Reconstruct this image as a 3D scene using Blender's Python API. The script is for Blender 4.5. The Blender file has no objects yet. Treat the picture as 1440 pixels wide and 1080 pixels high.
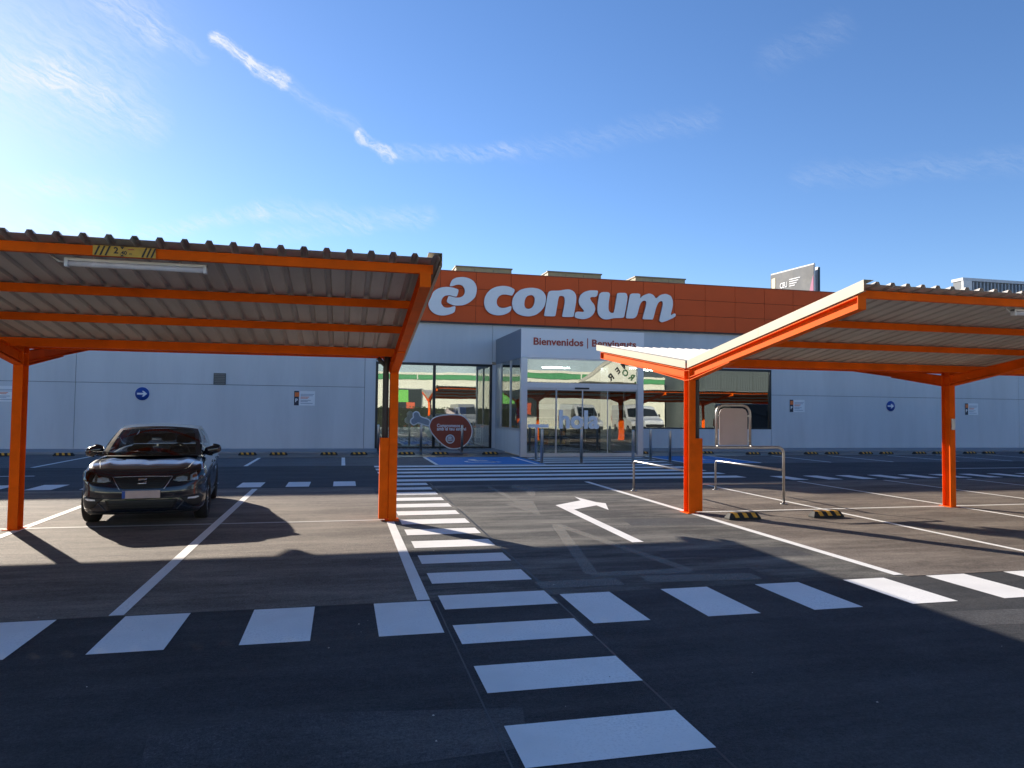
import bpy, bmesh, math, random
from math import sin, cos, pi, radians, sqrt
from mathutils import Vector, Matrix
from mathutils.bvhtree import BVHTree
random.seed(7)
S = bpy.context.scene
COL = S.collection

SUN_E = 4.8
SKY_S = .107
SKY_AIR = .9
SKY_SAT = 1.10
SKY_DUST = .12
SKY_OZONE = 4.0
EXPO = .92
CLOUD_B = 4.8
WISPS = [
(-9.88,26.08,-7.43,24.97,0.62,1.1),
(-7.43,24.97,-4.80,23.86,0.66,1.0),
(-4.80,23.77,0.57,21.24,0.8,0.16),
(0.74,20.85,3.51,19.43,0.55,0.8),
(3.73,19.65,13.16,20.32,0.9,0.22),
(13.16,20.32,29.01,22.11,1.4,0.08),
(-17.11,27.09,-14.13,25.68,2.0,0.26),
(-14.13,25.68,-11.02,24.77,0.9,0.18),
(-23.79,20.95,-19.48,21.56,1.6,0.4),
(-19.48,21.56,-14.17,19.64,2.2,0.26),
(-26.69,21.62,-18.19,20.88,6,0.22),
(-14.41,12.37,-6.23,14.59,0.9,0.3),
(-6.23,14.59,6.31,15.20,1.3,0.22),
(-6.19,12.78,1.82,14.33,0.8,0.18),
(-22.03,13.96,-19.66,14.65,1.6,0.3),
(-19.66,14.65,-15.84,14.98,1.3,0.24),
(35.74,17.51,49.34,16.46,1.3,0.08),
(33.24,25.42,38.24,26.66,1.6,0.06),
(-17.08,26.07,-20.72,22.03,7,0.12),
(-24.90,10.71,-17.48,11.78,2.2,0.45),
]
# ------------------------------------------------------------------ camera
cam_d = bpy.data.cameras.new('camera'); cam = bpy.data.objects.new('camera', cam_d); COL.objects.link(cam)
cam_d.sensor_fit = 'HORIZONTAL'; cam_d.sensor_width = 36.0; cam_d.lens = 25.0
cam_d.clip_start = 0.05; cam_d.clip_end = 3000
R = Matrix(((0.972743, -0.019573, -0.231057), (-0.231616, -0.034086, -0.972210), (0.011153, 0.999227, -0.037690)))
cam.matrix_world = Matrix.Translation((0, 0, 1.8)) @ R.to_4x4() @ Matrix.Identity(4)
# camera looks down its local -Z: columns are right, up, -forward
M = Matrix(((0.972743, -0.019573, -0.231057, 0), (-0.231616, -0.034086, -0.972210, 0), (0.011153, 0.999227, -0.037690, 1.8), (0, 0, 0, 1)))
cam.matrix_world = M
S.camera = cam

# ------------------------------------------------------------------ sun and sky
SUN_EL, SUN_AZ = radians(21.6), radians(-30.9)      # azimuth from +Y, negative to the left
sun_dir = Vector((sin(SUN_AZ)*cos(SUN_EL), cos(SUN_AZ)*cos(SUN_EL), sin(SUN_EL)))
sd = bpy.data.lights.new('sun', 'SUN'); sd.energy = SUN_E; sd.angle = radians(0.55); sd.color = (1.0, 0.90, 0.76)
sun = bpy.data.objects.new('sun', sd); COL.objects.link(sun)
sun.rotation_euler = (-sun_dir).to_track_quat('-Z', 'Y').to_euler(); sun.location = (-20, 40, 30)

W = bpy.data.worlds.new('World'); S.world = W; W.use_nodes = True
nt = W.node_tree; nt.nodes.clear()
def N(t, **k):
    n = nt.nodes.new(t)
    for a, v in k.items(): setattr(n, a, v)
    return n
def MT(op, a, b=None, c=None):
    n = nt.nodes.new('ShaderNodeMath'); n.operation = op
    for i, v in enumerate((a, b, c)):
        if v is None: continue
        if isinstance(v, (int, float)): n.inputs[i].default_value = v
        else: nt.links.new(v, n.inputs[i])
    return n.outputs[0]
out = N('ShaderNodeOutputWorld'); bg = N('ShaderNodeBackground')
sky = N('ShaderNodeTexSky'); sky.sky_type = 'NISHITA'; sky.sun_disc = False
sky.sun_elevation = SUN_EL; sky.sun_rotation = SUN_AZ
sky.altitude = 0; sky.air_density = SKY_AIR; sky.dust_density = SKY_DUST; sky.ozone_density = SKY_OZONE
tc = N('ShaderNodeTexCoord'); sx = N('ShaderNodeSeparateXYZ'); nt.links.new(tc.outputs['Generated'], sx.inputs[0])
az = MT('MULTIPLY', MT('ARCTAN2', sx.outputs[0], sx.outputs[1]), 57.2958)
el = MT('MULTIPLY', MT('ARCSINE', sx.outputs[2]), 57.2958)
nz = N('ShaderNodeTexNoise'); nz.inputs['Scale'].default_value = 9; nz.inputs['Detail'].default_value = 6; nz.inputs['Roughness'].default_value = .65
nt.links.new(tc.outputs['Generated'], nz.inputs['Vector'])
nz2 = N('ShaderNodeTexNoise'); nz2.inputs['Scale'].default_value = 38; nz2.inputs['Detail'].default_value = 7; nz2.inputs['Roughness'].default_value = .6
nt.links.new(tc.outputs['Generated'], nz2.inputs['Vector'])
sp = N('ShaderNodeSeparateColor'); nt.links.new(nz.outputs['Color'], sp.inputs[0])
sp2 = N('ShaderNodeSeparateColor'); nt.links.new(nz2.outputs['Color'], sp2.inputs[0])
az = MT('ADD', az, MT('ADD', MT('MULTIPLY', MT('SUBTRACT', sp.outputs[0], .5), 1.6), MT('MULTIPLY', MT('SUBTRACT', sp2.outputs[0], .5), 1.0)))
el = MT('ADD', el, MT('ADD', MT('MULTIPLY', MT('SUBTRACT', sp.outputs[1], .5), 1.6), MT('MULTIPLY', MT('SUBTRACT', sp2.outputs[1], .5), 1.0)))
tot = None
for (a, e, a2, e2, w, s) in WISPS:
    dx, dy = a2-a, e2-e; L2 = dx*dx+dy*dy
    px, py = MT('SUBTRACT', az, a), MT('SUBTRACT', el, e)
    t = MT('DIVIDE', MT('ADD', MT('MULTIPLY', px, dx), MT('MULTIPLY', py, dy)), L2)
    t = MT('MINIMUM', MT('MAXIMUM', t, 0.0), 1.0)
    ex, ey = MT('SUBTRACT', px, MT('MULTIPLY', t, dx)), MT('SUBTRACT', py, MT('MULTIPLY', t, dy))
    d = MT('SQRT', MT('ADD', MT('MULTIPLY', ex, ex), MT('MULTIPLY', ey, ey)))
    m = MT('MAXIMUM', MT('SUBTRACT', 1.0, MT('DIVIDE', d, w)), 0.0)
    m = MT('MULTIPLY', MT('MULTIPLY', MT('MULTIPLY', m, m), MT('SUBTRACT', 3.0, MT('MULTIPLY', m, 2.0))), s)
    tot = m if tot is None else MT('ADD', tot, m)
cv = N('ShaderNodeCombineXYZ')
nt.links.new(MT('MULTIPLY', MT('SUBTRACT', MT('MULTIPLY', az, .90), MT('MULTIPLY', el, .42)), .55), cv.inputs[0]); nt.links.new(MT('MULTIPLY', MT('ADD', MT('MULTIPLY', az, .42), MT('MULTIPLY', el, .90)), 3.2), cv.inputs[1])
nz3 = N('ShaderNodeTexNoise'); nz3.inputs['Scale'].default_value = 1.0; nz3.inputs['Detail'].default_value = 7; nz3.inputs['Roughness'].default_value = .68; nt.links.new(cv.outputs[0], nz3.inputs['Vector'])
strand = MT('MULTIPLY', MT('MAXIMUM', MT('SUBTRACT', nz3.outputs[0], .36), 0.0), 4.2)
tot = MT('MINIMUM', MT('MULTIPLY', tot, strand), .9)
hs_ = N('ShaderNodeHueSaturation'); hs_.inputs['Saturation'].default_value = SKY_SAT
bal = N('ShaderNodeVectorMath', operation='MULTIPLY'); bal.inputs[1].default_value = (1.0, .925, .95); nt.links.new(sky.outputs[0], bal.inputs[0]); nt.links.new(bal.outputs[0], hs_.inputs['Color'])
mx = N('ShaderNodeMix', data_type='RGBA'); nt.links.new(tot, mx.inputs['Factor'])
nt.links.new(hs_.outputs[0], mx.inputs['A']); mx.inputs['B'].default_value = (CLOUD_B*.93, CLOUD_B*.97, CLOUD_B*1.03, 1)
nt.links.new(mx.outputs['Result'], bg.inputs['Color']); bg.inputs['Strength'].default_value = SKY_S
nt.links.new(bg.outputs[0], out.inputs['Surface'])

vs = S.view_settings; vs.view_transform = 'Standard'; vs.look = 'None'; vs.exposure = EXPO; vs.gamma = 1.0; vs.use_curve_mapping = False
S.render.engine = 'CYCLES'

# ------------------------------------------------------------------ materials
MATS = {}
def mat(name, col, rough=.6, metal=0.0, var=.12, scale=6.0, fine=0.0, bump=0.0, bscale=80.0, coat=0.0, emit=None, spec=.5, dirt=None, dscale=1.2, damt=.5, stretch=None):
    """procedural material: base colour varied by two noises, optional dirt colour, bump grain"""
    if name in MATS: return MATS[name]
    m = bpy.data.materials.new(name); m.use_nodes = True; t = m.node_tree; n = t.nodes; l = t.links
    b = n['Principled BSDF']; co = n.new('ShaderNodeTexCoord'); src = co.outputs['Object']
    if stretch:
        mp = n.new('ShaderNodeMapping'); mp.inputs['Scale'].default_value = stretch; l.new(src, mp.inputs[0]); src = mp.outputs[0]
    nz = n.new('ShaderNodeTexNoise'); nz.inputs['Scale'].default_value = scale; nz.inputs['Detail'].default_value = 5; l.new(src, nz.inputs['Vector'])
    mr = n.new('ShaderNodeMapRange'); mr.inputs[1].default_value = .25; mr.inputs[2].default_value = .75
    mr.inputs[3].default_value = 1-var; mr.inputs[4].default_value = 1+var; l.new(nz.outputs[0], mr.inputs[0])
    val = mr.outputs[0]
    if fine:
        f = n.new('ShaderNodeTexNoise'); f.inputs['Scale'].default_value = bscale; f.inputs['Detail'].default_value = 3; l.new(src, f.inputs['Vector'])
        fr = n.new('ShaderNodeMapRange'); fr.inputs[1].default_value = .3; fr.inputs[2].default_value = .7; fr.inputs[3].default_value = 1-fine; fr.inputs[4].default_value = 1+fine
        l.new(f.outputs[0], fr.inputs[0]); mm = n.new('ShaderNodeMath'); mm.operation = 'MULTIPLY'; l.new(val, mm.inputs[0]); l.new(fr.outputs[0], mm.inputs[1]); val = mm.outputs[0]
    hs = n.new('ShaderNodeVectorMath'); hs.operation = 'SCALE'; hs.inputs[0].default_value = col; l.new(val, hs.inputs['Scale'])
    colout = hs.outputs[0]
    if dirt:
        dn = n.new('ShaderNodeTexNoise'); dn.inputs['Scale'].default_value = dscale; dn.inputs['Detail'].default_value = 8; dn.inputs['Roughness'].default_value = .68; l.new(src, dn.inputs['Vector'])
        dr = n.new('ShaderNodeMapRange'); dr.inputs[1].default_value = .45; dr.inputs[2].default_value = .75; dr.inputs[3].default_value = 0; dr.inputs[4].default_value = damt; l.new(dn.outputs[0], dr.inputs[0])
        mi = n.new('ShaderNodeMix'); mi.data_type = 'RGBA'; l.new(dr.outputs[0], mi.inputs['Factor']); l.new(colout, mi.inputs['A']); mi.inputs['B'].default_value = (*dirt, 1); colout = mi.outputs['Result']
    l.new(colout, b.inputs['Base Color'])
    rr = n.new('ShaderNodeMapRange'); rr.inputs[3].default_value = max(0, rough-.06); rr.inputs[4].default_value = min(1, rough+.06); l.new(nz.outputs[0], rr.inputs[0]); l.new(rr.outputs[0], b.inputs['Roughness'])
    b.inputs['Metallic'].default_value = metal; b.inputs['Coat Weight'].default_value = coat; b.inputs['Coat Roughness'].default_value = .04
    b.inputs['Specular IOR Level'].default_value = spec
    if emit: b.inputs['Emission Color'].default_value = (*emit[:3], 1); b.inputs['Emission Strength'].default_value = emit[3]
    if bump:
        bn = n.new('ShaderNodeTexNoise'); bn.inputs['Scale'].default_value = bscale; bn.inputs['Detail'].default_value = 4; l.new(src, bn.inputs['Vector'])
        bp = n.new('ShaderNodeBump'); bp.inputs['Strength'].default_value = bump; bp.inputs['Distance'].default_value = .01; l.new(bn.outputs[0], bp.inputs['Height']); l.new(bp.outputs[0], b.inputs['Normal'])
    MATS[name] = m; return m

def asphalt(name, col, light, amt, patch=.25, seed=0.0, tracks=None):
    """asphalt: aggregate speckle, soft mottling, light dusty patches stretched along traffic, dark seams"""
    m = bpy.data.materials.new(name); m.use_nodes = True; t = m.node_tree; n = t.nodes; l = t.links; b = n['Principled BSDF']
    co = n.new('ShaderNodeTexCoord'); mp = n.new('ShaderNodeMapping'); mp.inputs['Location'].default_value = (seed, seed*1.7, 0); l.new(co.outputs['Object'], mp.inputs[0]); v = mp.outputs[0]
    def noise(sc, det=5, rg=.6, vec=v, lo=.3, hi=.7, a=0.0, z=1.0):
        q = n.new('ShaderNodeTexNoise'); q.inputs['Scale'].default_value = sc; q.inputs['Detail'].default_value = det; q.inputs['Roughness'].default_value = rg; l.new(vec, q.inputs['Vector'])
        r = n.new('ShaderNodeMapRange'); r.inputs[1].default_value = lo; r.inputs[2].default_value = hi; r.inputs[3].default_value = a; r.inputs[4].default_value = z; l.new(q.outputs[0], r.inputs[0]); return r.outputs[0]
    def mul(a, c):
        q = n.new('ShaderNodeMath'); q.operation = 'MULTIPLY'
        for i, w in enumerate((a, c)):
            if isinstance(w, float): q.inputs[i].default_value = w
            else: l.new(w, q.inputs[i])
        return q.outputs[0]
    mp2 = n.new('ShaderNodeMapping'); mp2.inputs['Scale'].default_value = tracks or (.35, 1.6, 1); l.new(v, mp2.inputs[0])
    mott = noise(.9, 6, .6, a=1-patch, z=1+patch)
    grain = noise(120, 4, .8, a=.25, z=1.75)
    grain2 = noise(42, 5, .8, a=.40, z=1.60)
    vor = n.new('ShaderNodeTexVoronoi'); vor.inputs['Scale'].default_value = 85; l.new(v, vor.inputs['Vector'])
    vr = n.new('ShaderNodeMapRange'); vr.inputs[1].default_value = .0; vr.inputs[2].default_value = .16; vr.inputs[3].default_value = 1.9; vr.inputs[4].default_value = .95; l.new(vor.outputs['Distance'], vr.inputs[0])
    val = mul(mul(mul(mul(mott, grain), grain2), vr.outputs[0]), noise(11, 5, .7, lo=.35, hi=.65, a=.80, z=1.22))
    hs = n.new('ShaderNodeVectorMath'); hs.operation = 'SCALE'; hs.inputs[0].default_value = col; l.new(val, hs.inputs['Scale'])
    dust = mul(noise(1.1, 9, .72, mp2.outputs[0], .44, .72, 0, amt), grain2)
    mi = n.new('ShaderNodeMix'); mi.data_type = 'RGBA'; l.new(dust, mi.inputs['Factor']); l.new(hs.outputs[0], mi.inputs['A']); mi.inputs['B'].default_value = (*light, 1)
    stain = noise(2.3, 7, .7, v, .60, .80, 0, .45)
    mi2 = n.new('ShaderNodeMix'); mi2.data_type = 'RGBA'; l.new(stain, mi2.inputs['Factor']); l.new(mi.outputs['Result'], mi2.inputs['A']); mi2.inputs['B'].default_value = (col[0]*.55, col[1]*.55, col[2]*.6, 1)
    l.new(mi2.outputs['Result'], b.inputs['Base Color']); b.inputs['Specular IOR Level'].default_value = .35
    b.inputs['Roughness'].default_value = .82
    bn = n.new('ShaderNodeTexNoise'); bn.inputs['Scale'].default_value = 70; bn.inputs['Detail'].default_value = 6; bn.inputs['Roughness'].default_value = .7; l.new(v, bn.inputs['Vector'])
    bp = n.new('ShaderNodeBump'); bp.inputs['Strength'].default_value = .9; bp.inputs['Distance'].default_value = .014; l.new(bn.outputs[0], bp.inputs['Height']); l.new(bp.outputs[0], b.inputs['Normal'])
    return m

def paint_marking(name, col, wear=.35, alpha=1.0):
    """road paint: grain lets the asphalt show through where it is worn"""
    m = bpy.data.materials.new(name); m.use_nodes = True; t = m.node_tree; n = t.nodes; l = t.links; b = n['Principled BSDF']
    co = n.new('ShaderNodeTexCoord'); v = co.outputs['Object']
    q = n.new('ShaderNodeTexNoise'); q.inputs['Scale'].default_value = 60; q.inputs['Detail'].default_value = 6; q.inputs['Roughness'].default_value = .75; l.new(v, q.inputs['Vector'])
    q2 = n.new('ShaderNodeTexNoise'); q2.inputs['Scale'].default_value = 1.6; q2.inputs['Detail'].default_value = 6; l.new(v, q2.inputs['Vector'])
    a = n.new('ShaderNodeMath'); a.operation = 'MULTIPLY_ADD'; l.new(q2.outputs[0], a.inputs[0]); a.inputs[1].default_value = .55; l.new(q.outputs[0], a.inputs[2])
    r = n.new('ShaderNodeMapRange'); r.inputs[1].default_value = .92-.12; r.inputs[2].default_value = 1.0; r.inputs[3].default_value = 0; r.inputs[4].default_value = wear; l.new(a.outputs[0], r.inputs[0])
    mi = n.new('ShaderNodeMix'); mi.data_type = 'RGBA'; l.new(r.outputs[0], mi.inputs['Factor']); mi.inputs['A'].default_value = (*col, 1); mi.inputs['B'].default_value = (col[0]*.45, col[1]*.45, col[2]*.45, 1)
    mr = n.new('ShaderNodeMapRange'); mr.inputs[1].default_value = .3; mr.inputs[2].default_value = .7; mr.inputs[3].default_value = .86; mr.inputs[4].default_value = 1.06; l.new(q2.outputs[0], mr.inputs[0])
    sc = n.new('ShaderNodeVectorMath'); sc.operation = 'SCALE'; l.new(mi.outputs['Result'], sc.inputs[0]); l.new(mr.outputs[0], sc.inputs['Scale'])
    l.new(sc.outputs[0], b.inputs['Base Color']); b.inputs['Roughness'].default_value = .7; b.inputs['Specular IOR Level'].default_value = .3
    bp = n.new('ShaderNodeBump'); bp.inputs['Strength'].default_value = .4; bp.inputs['Distance'].default_value = .006; l.new(q.outputs[0], bp.inputs['Height']); l.new(bp.outputs[0], b.inputs['Normal'])
    if alpha < 1:
        am = n.new('ShaderNodeMapRange'); am.inputs[1].default_value = .35; am.inputs[2].default_value = .65; am.inputs[3].default_value = alpha*.35; am.inputs[4].default_value = alpha; l.new(q.outputs[0], am.inputs[0]); l.new(am.outputs[0], b.inputs['Alpha'])
    return m

def glass(name, refl=.5, tint=(.55, .6, .6), rough=.0, wav=0.0):
    m = bpy.data.materials.new(name); m.use_nodes = True; t = m.node_tree; n = t.nodes; l = t.links
    n.remove(n['Principled BSDF']); o = n['Material Output']
    g = n.new('ShaderNodeBsdfGlossy'); g.inputs['Roughness'].default_value = rough; g.inputs['Color'].default_value = (.9, .93, .92, 1)
    tr = n.new('ShaderNodeBsdfTransparent'); tr.inputs['Color'].default_value = (*tint, 1)
    fr = n.new('ShaderNodeFresnel'); fr.inputs['IOR'].default_value = 1.5
    mr = n.new('ShaderNodeMapRange'); mr.inputs[1].default_value = .04; mr.inputs[2].default_value = 1; mr.inputs[3].default_value = refl; mr.inputs[4].default_value = 1; l.new(fr.outputs[0], mr.inputs[0])
    mi = n.new('ShaderNodeMixShader'); l.new(mr.outputs[0], mi.inputs[0]); l.new(tr.outputs[0], mi.inputs[1]); l.new(g.outputs[0], mi.inputs[2]); l.new(mi.outputs[0], o.inputs['Surface'])
    if wav:
        co = n.new('ShaderNodeTexCoord'); q = n.new('ShaderNodeTexNoise'); q.inputs['Scale'].default_value = .9; q.inputs['Detail'].default_value = 1; l.new(co.outputs['Object'], q.inputs['Vector'])
        bp = n.new('ShaderNodeBump'); bp.inputs['Strength'].default_value = wav; bp.inputs['Distance'].default_value = .02; l.new(q.outputs[0], bp.inputs['Height']); l.new(bp.outputs[0], g.inputs['Normal'])
    return m

# ------------------------------------------------------------------ mesh builder
class MB:
    def __init__(s): s.v = []; s.f = []; s.sm = []; s.mi = []
    def add(s, vs, fs, smooth=False, mi=0):
        o = len(s.v); s.v += [tuple(p) for p in vs]; s.f += [tuple(i+o for i in f) for f in fs]; s.sm += [smooth]*len(fs); s.mi += [mi]*len(fs); return s
    def box(s, x0, x1, y0, y1, z0, z1, M=None):
        vs = [(x, y, z) for z in (z0, z1) for y in (y0, y1) for x in (x0, x1)]
        if M: vs = [M @ Vector(p) for p in vs]
        return s.add(vs, [(0, 2, 3, 1), (4, 5, 7, 6), (0, 1, 5, 4), (2, 6, 7, 3), (0, 4, 6, 2), (1, 3, 7, 5)])
    def prism(s, pts, axis, a, b, holes=None):
        """polygon extruded from a to b along axis 'x','y' or 'z'; pts are the two other coordinates in order"""
        def P(p, c): return {'x': (c, p[0], p[1]), 'y': (p[0], c, p[1]), 'z': (p[0], p[1], c)}[axis]
        n = len(pts)
        bm = bmesh.new(); loops = [pts]+(holes or []); geom = []; walls = []
        o = len(s.v)
        vs = []; 
        for lp in loops:
            st = len(vs); m = len(lp)
            vs += [P(p, a) for p in lp]+[P(p, b) for p in lp]
            walls += [(st+i, st+(i+1) % m, st+m+(i+1) % m, st+m+i) for i in range(m)]
        s.add(vs, walls)
        from mathutils.geometry import tessellate_polygon
        for c in (a, b):
            tv = [[Vector(P(p, c)) for p in lp] for lp in loops]; flat = [q for lp in tv for q in lp]
            s.add(flat, [tuple(t) for t in tessellate_polygon(tv)])
        bm.free(); return s
    def tube(s, path, r, n=10, caps=True, closed=False):
        path = [Vector(p) for p in path]; m = len(path); rings = []; up = None
        for i, p in enumerate(path):
            if closed: d = (path[(i+1) % m]-path[i-1]).normalized()
            else: d = ((path[min(i+1, m-1)]-p).normalized()+(p-path[max(i-1, 0)]).normalized())
            d.normalize()
            if up is None: up = Vector((0, 0, 1)) if abs(d.z) < .9 else Vector((1, 0, 0))
            a = d.cross(up).normalized(); u = a.cross(d).normalized(); up = u
            rr = r[i] if isinstance(r, (list, tuple)) else r
            rings.append([p+a*cos(2*pi*k/n)*rr+u*sin(2*pi*k/n)*rr for k in range(n)])
        vs = [q for rg in rings for q in rg]; fs = []
        for i in range(m if closed else m-1):
            j = (i+1) % m
            fs += [(i*n+k, i*n+(k+1) % n, j*n+(k+1) % n, j*n+k) for k in range(n)]
        s.add(vs, fs, True)
        if caps and not closed: s.add(rings[0], [tuple(range(n))[::-1]]); s.add(rings[-1], [tuple(range(n))])
        return s
    def lathe(s, prof, origin=(0, 0, 0), axis='z', n=24):
        """prof: (radius, height) pairs"""
        vs = []; m = len(prof); ox, oy, oz = origin
        for r, h in prof:
            for k in range(n):
                a = 2*pi*k/n; c, d = r*cos(a), r*sin(a)
                vs.append({'z': (ox+c, oy+d, oz+h), 'x': (ox+h, oy+c, oz+d), 'y': (ox+c, oy+h, oz+d)}[axis])
        fs = [(i*n+k, i*n+(k+1) % n, (i+1)*n+(k+1) % n, (i+1)*n+k) for i in range(m-1) for k in range(n)]
        return s.add(vs, fs, True)
    def grid(s, fn, nu, nv, keep=None, smooth=True):
        vs = [fn(i/nu, j/nv) for j in range(nv+1) for i in range(nu+1)]
        fs = [(j*(nu+1)+i, j*(nu+1)+i+1, (j+1)*(nu+1)+i+1, (j+1)*(nu+1)+i) for j in range(nv) for i in range(nu) if keep is None or keep((i+.5)/nu, (j+.5)/nv)]
        return s.add(vs, fs, smooth)
    def mesh(s, name, mats, origin=(0, 0, 0)):
        me = bpy.data.meshes.new(name); ox, oy, oz = origin
        me.from_pydata([(x-ox, y-oy, z-oz) for x, y, z in s.v], [], s.f)
        me.polygons.foreach_set('use_smooth', s.sm); me.polygons.foreach_set('material_index', s.mi)
        for m in (mats if isinstance(mats, (list, tuple)) else [mats]): me.materials.append(m)
        bm = bmesh.new(); bm.from_mesh(me); bmesh.ops.remove_doubles(bm, verts=bm.verts, dist=1e-5); bmesh.ops.delete(bm, geom=[v for v in bm.verts if not v.link_faces], context='VERTS')
        bmesh.ops.recalc_face_normals(bm, faces=bm.faces); bm.to_mesh(me); bm.free(); me.update(); return me
    def build(s, name, mats, parent=None, bevel=0, solid=0, origin=None):
        o = bpy.data.objects.new(name, None)
        if origin is None: origin = tuple(parent['_o']) if parent is not None and '_o' in parent else (0, 0, 0)
        me = s.mesh(name, mats, origin); bpy.data.objects.remove(o)
        o = bpy.data.objects.new(name, me); COL.objects.link(o)
        if parent is not None: o.parent = parent; o['_o'] = origin
        if solid:
            k = o.modifiers.new('solid', 'SOLIDIFY'); k.thickness = solid; k.offset = 0
        if bevel:
            k = o.modifiers.new('bevel', 'BEVEL'); k.width = bevel; k.segments = 2; k.limit_method = 'ANGLE'
        return o
def tag(o, label=None, cat=None, group=None, kind=None):
    if label: o['label'] = label
    if cat: o['category'] = cat
    if group: o['group'] = group
    if kind: o['kind'] = kind
    return o
def thing(name, loc, label=None, cat=None, group=None, kind=None, rz=0):
    o = bpy.data.objects.new(name, None); COL.objects.link(o); o.location = loc; o.rotation_euler = (0, 0, rz); o['_o'] = tuple(loc) if rz == 0 else (0., 0., 0.)
    o.empty_display_size = .2
    return tag(o, label, cat, group, kind)
def kids(o): return [c for c in ALLC.get(o.name, [])]
def copy_tree(o, parent=None):
    c = o.copy(); COL.objects.link(c)
    if parent is not None: c.parent = parent
    for ch in [q for q in COL.objects if q.parent == o]: copy_tree(ch, c)
    return c
def chaikin(p, it=2):
    for _ in range(it):
        q = []
        for i in range(len(p)):
            a, b = p[i], p[(i+1) % len(p)]
            q += [(a[0]*.8+b[0]*.2, a[1]*.8+b[1]*.2), (a[0]*.2+b[0]*.8, a[1]*.2+b[1]*.8)]
        p = q
    return p
def text(name, body, size, m, parent, loc, rot=(pi/2, 0, 0), ext=.004, off=0.0, sx=1.0, fit=None, align='LEFT', shear=0):
    """lettering as a mesh; fit = exact width in metres"""
    cu = bpy.data.curves.new(name, 'FONT'); cu.body = body; cu.size = size; cu.extrude = ext; cu.offset = off; cu.align_x = align; cu.shear = shear; cu.resolution_u = 3
    t = bpy.data.objects.new(name, cu); COL.objects.link(t); bpy.context.view_layer.update()
    me = bpy.data.meshes.new_from_object(t.evaluated_get(bpy.context.evaluated_depsgraph_get())); bpy.data.objects.remove(t)
    if fit:
        xs = [v.co.x for v in me.vertices]; sx = fit/(max(xs)-min(xs))
        x0 = min(xs)
        for v in me.vertices: v.co.x = (v.co.x-x0)*sx
    me.materials.clear(); me.materials.append(m)
    o = bpy.data.objects.new(name, me); COL.objects.link(o); oo = parent['_o'] if parent is not None and '_o' in parent else (0, 0, 0)
    o.parent = parent; o.location = (loc[0]-oo[0], loc[1]-oo[1], loc[2]-oo[2]); o.rotation_euler = rot
    if sx != 1 and not fit: o.scale.x = sx
    o['_o'] = oo; return o
def sheet(name, pts, z, m, parent=None, kind='structure'):
    b = MB(); b.add([(x, y, z) for x, y in pts], [tuple(range(len(pts)))])
    o = b.build(name, m, parent)
    if parent is None: tag(o, kind=kind)
    return o
def rect(name, x0, x1, y0, y1, z, m, parent=None): return sheet(name, [(x0, y0), (x1, y0), (x1, y1), (x0, y1)], z, m, parent)

# shared materials
M_WALL = mat('grey_wall_panel', (.62, .625, .63), .72, var=.07, scale=.5, fine=.04, bump=.05, bscale=120, dirt=(.46, .47, .48), dscale=.9, damt=.38, stretch=(1.5, 1.5, .22))
M_WALL2 = mat('dark_grey_fascia', (.22, .25, .29), .6, var=.05, scale=.6, bump=.03)
M_CORE = mat('dark_core', (.06, .06, .065), .9)
M_ORANGE_PANEL = mat('orange_composite_panel', (.68, .105, .026), .65, var=.05, scale=.9, bump=.02, bscale=40, spec=.2)
M_WHITE = mat('white_sign_paint', (.80, .80, .80), .45, var=.03, scale=3)
M_LETTER_EDGE = mat('letter_return_grey', (.30, .28, .30), .5)
M_ALU = mat('anodised_aluminium', (.50, .51, .54), .38, metal=.55, var=.05, scale=4)
M_BLACKF = mat('black_window_frame', (.012, .013, .015), .4)
M_STEEL = mat('orange_painted_steel', (.88, .128, .004), .6, var=.10, scale=3.5, bump=.04, bscale=60, dirt=(.50, .075, .008), dscale=2.2, damt=.5, spec=.08)
M_ROOFS = mat('cream_roof_sheet', (.52, .485, .44), .6, var=.14, scale=1.4, dirt=(.32, .275, .235), dscale=1.1, damt=.6, stretch=(2.2, .35, 1))
M_VERGE = mat('cream_verge_trim', (.52, .46, .33), .55, var=.05, scale=2.0, dirt=(.38, .31, .2), dscale=2, damt=.3)
M_PIPE = mat('dark_grey_pipe', (.07, .07, .075), .5)
M_STAIN = mat('brushed_stainless', (.50, .49, .48), .40, metal=1.0, var=.08, scale=12)
M_RUBBER = mat('black_rubber', (.018, .018, .018), .75, var=.2, scale=14, bump=.2, bscale=70)
M_YELLOW = mat('yellow_reflective', (.75, .36, .03), .55, var=.15, scale=18, dirt=(.25, .15, .05), dscale=9, damt=.5)
M_CONC = mat('concrete_pavement', (.30, .30, .31), .85, var=.12, scale=1.5, fine=.1, bump=.2, bscale=90)
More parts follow.
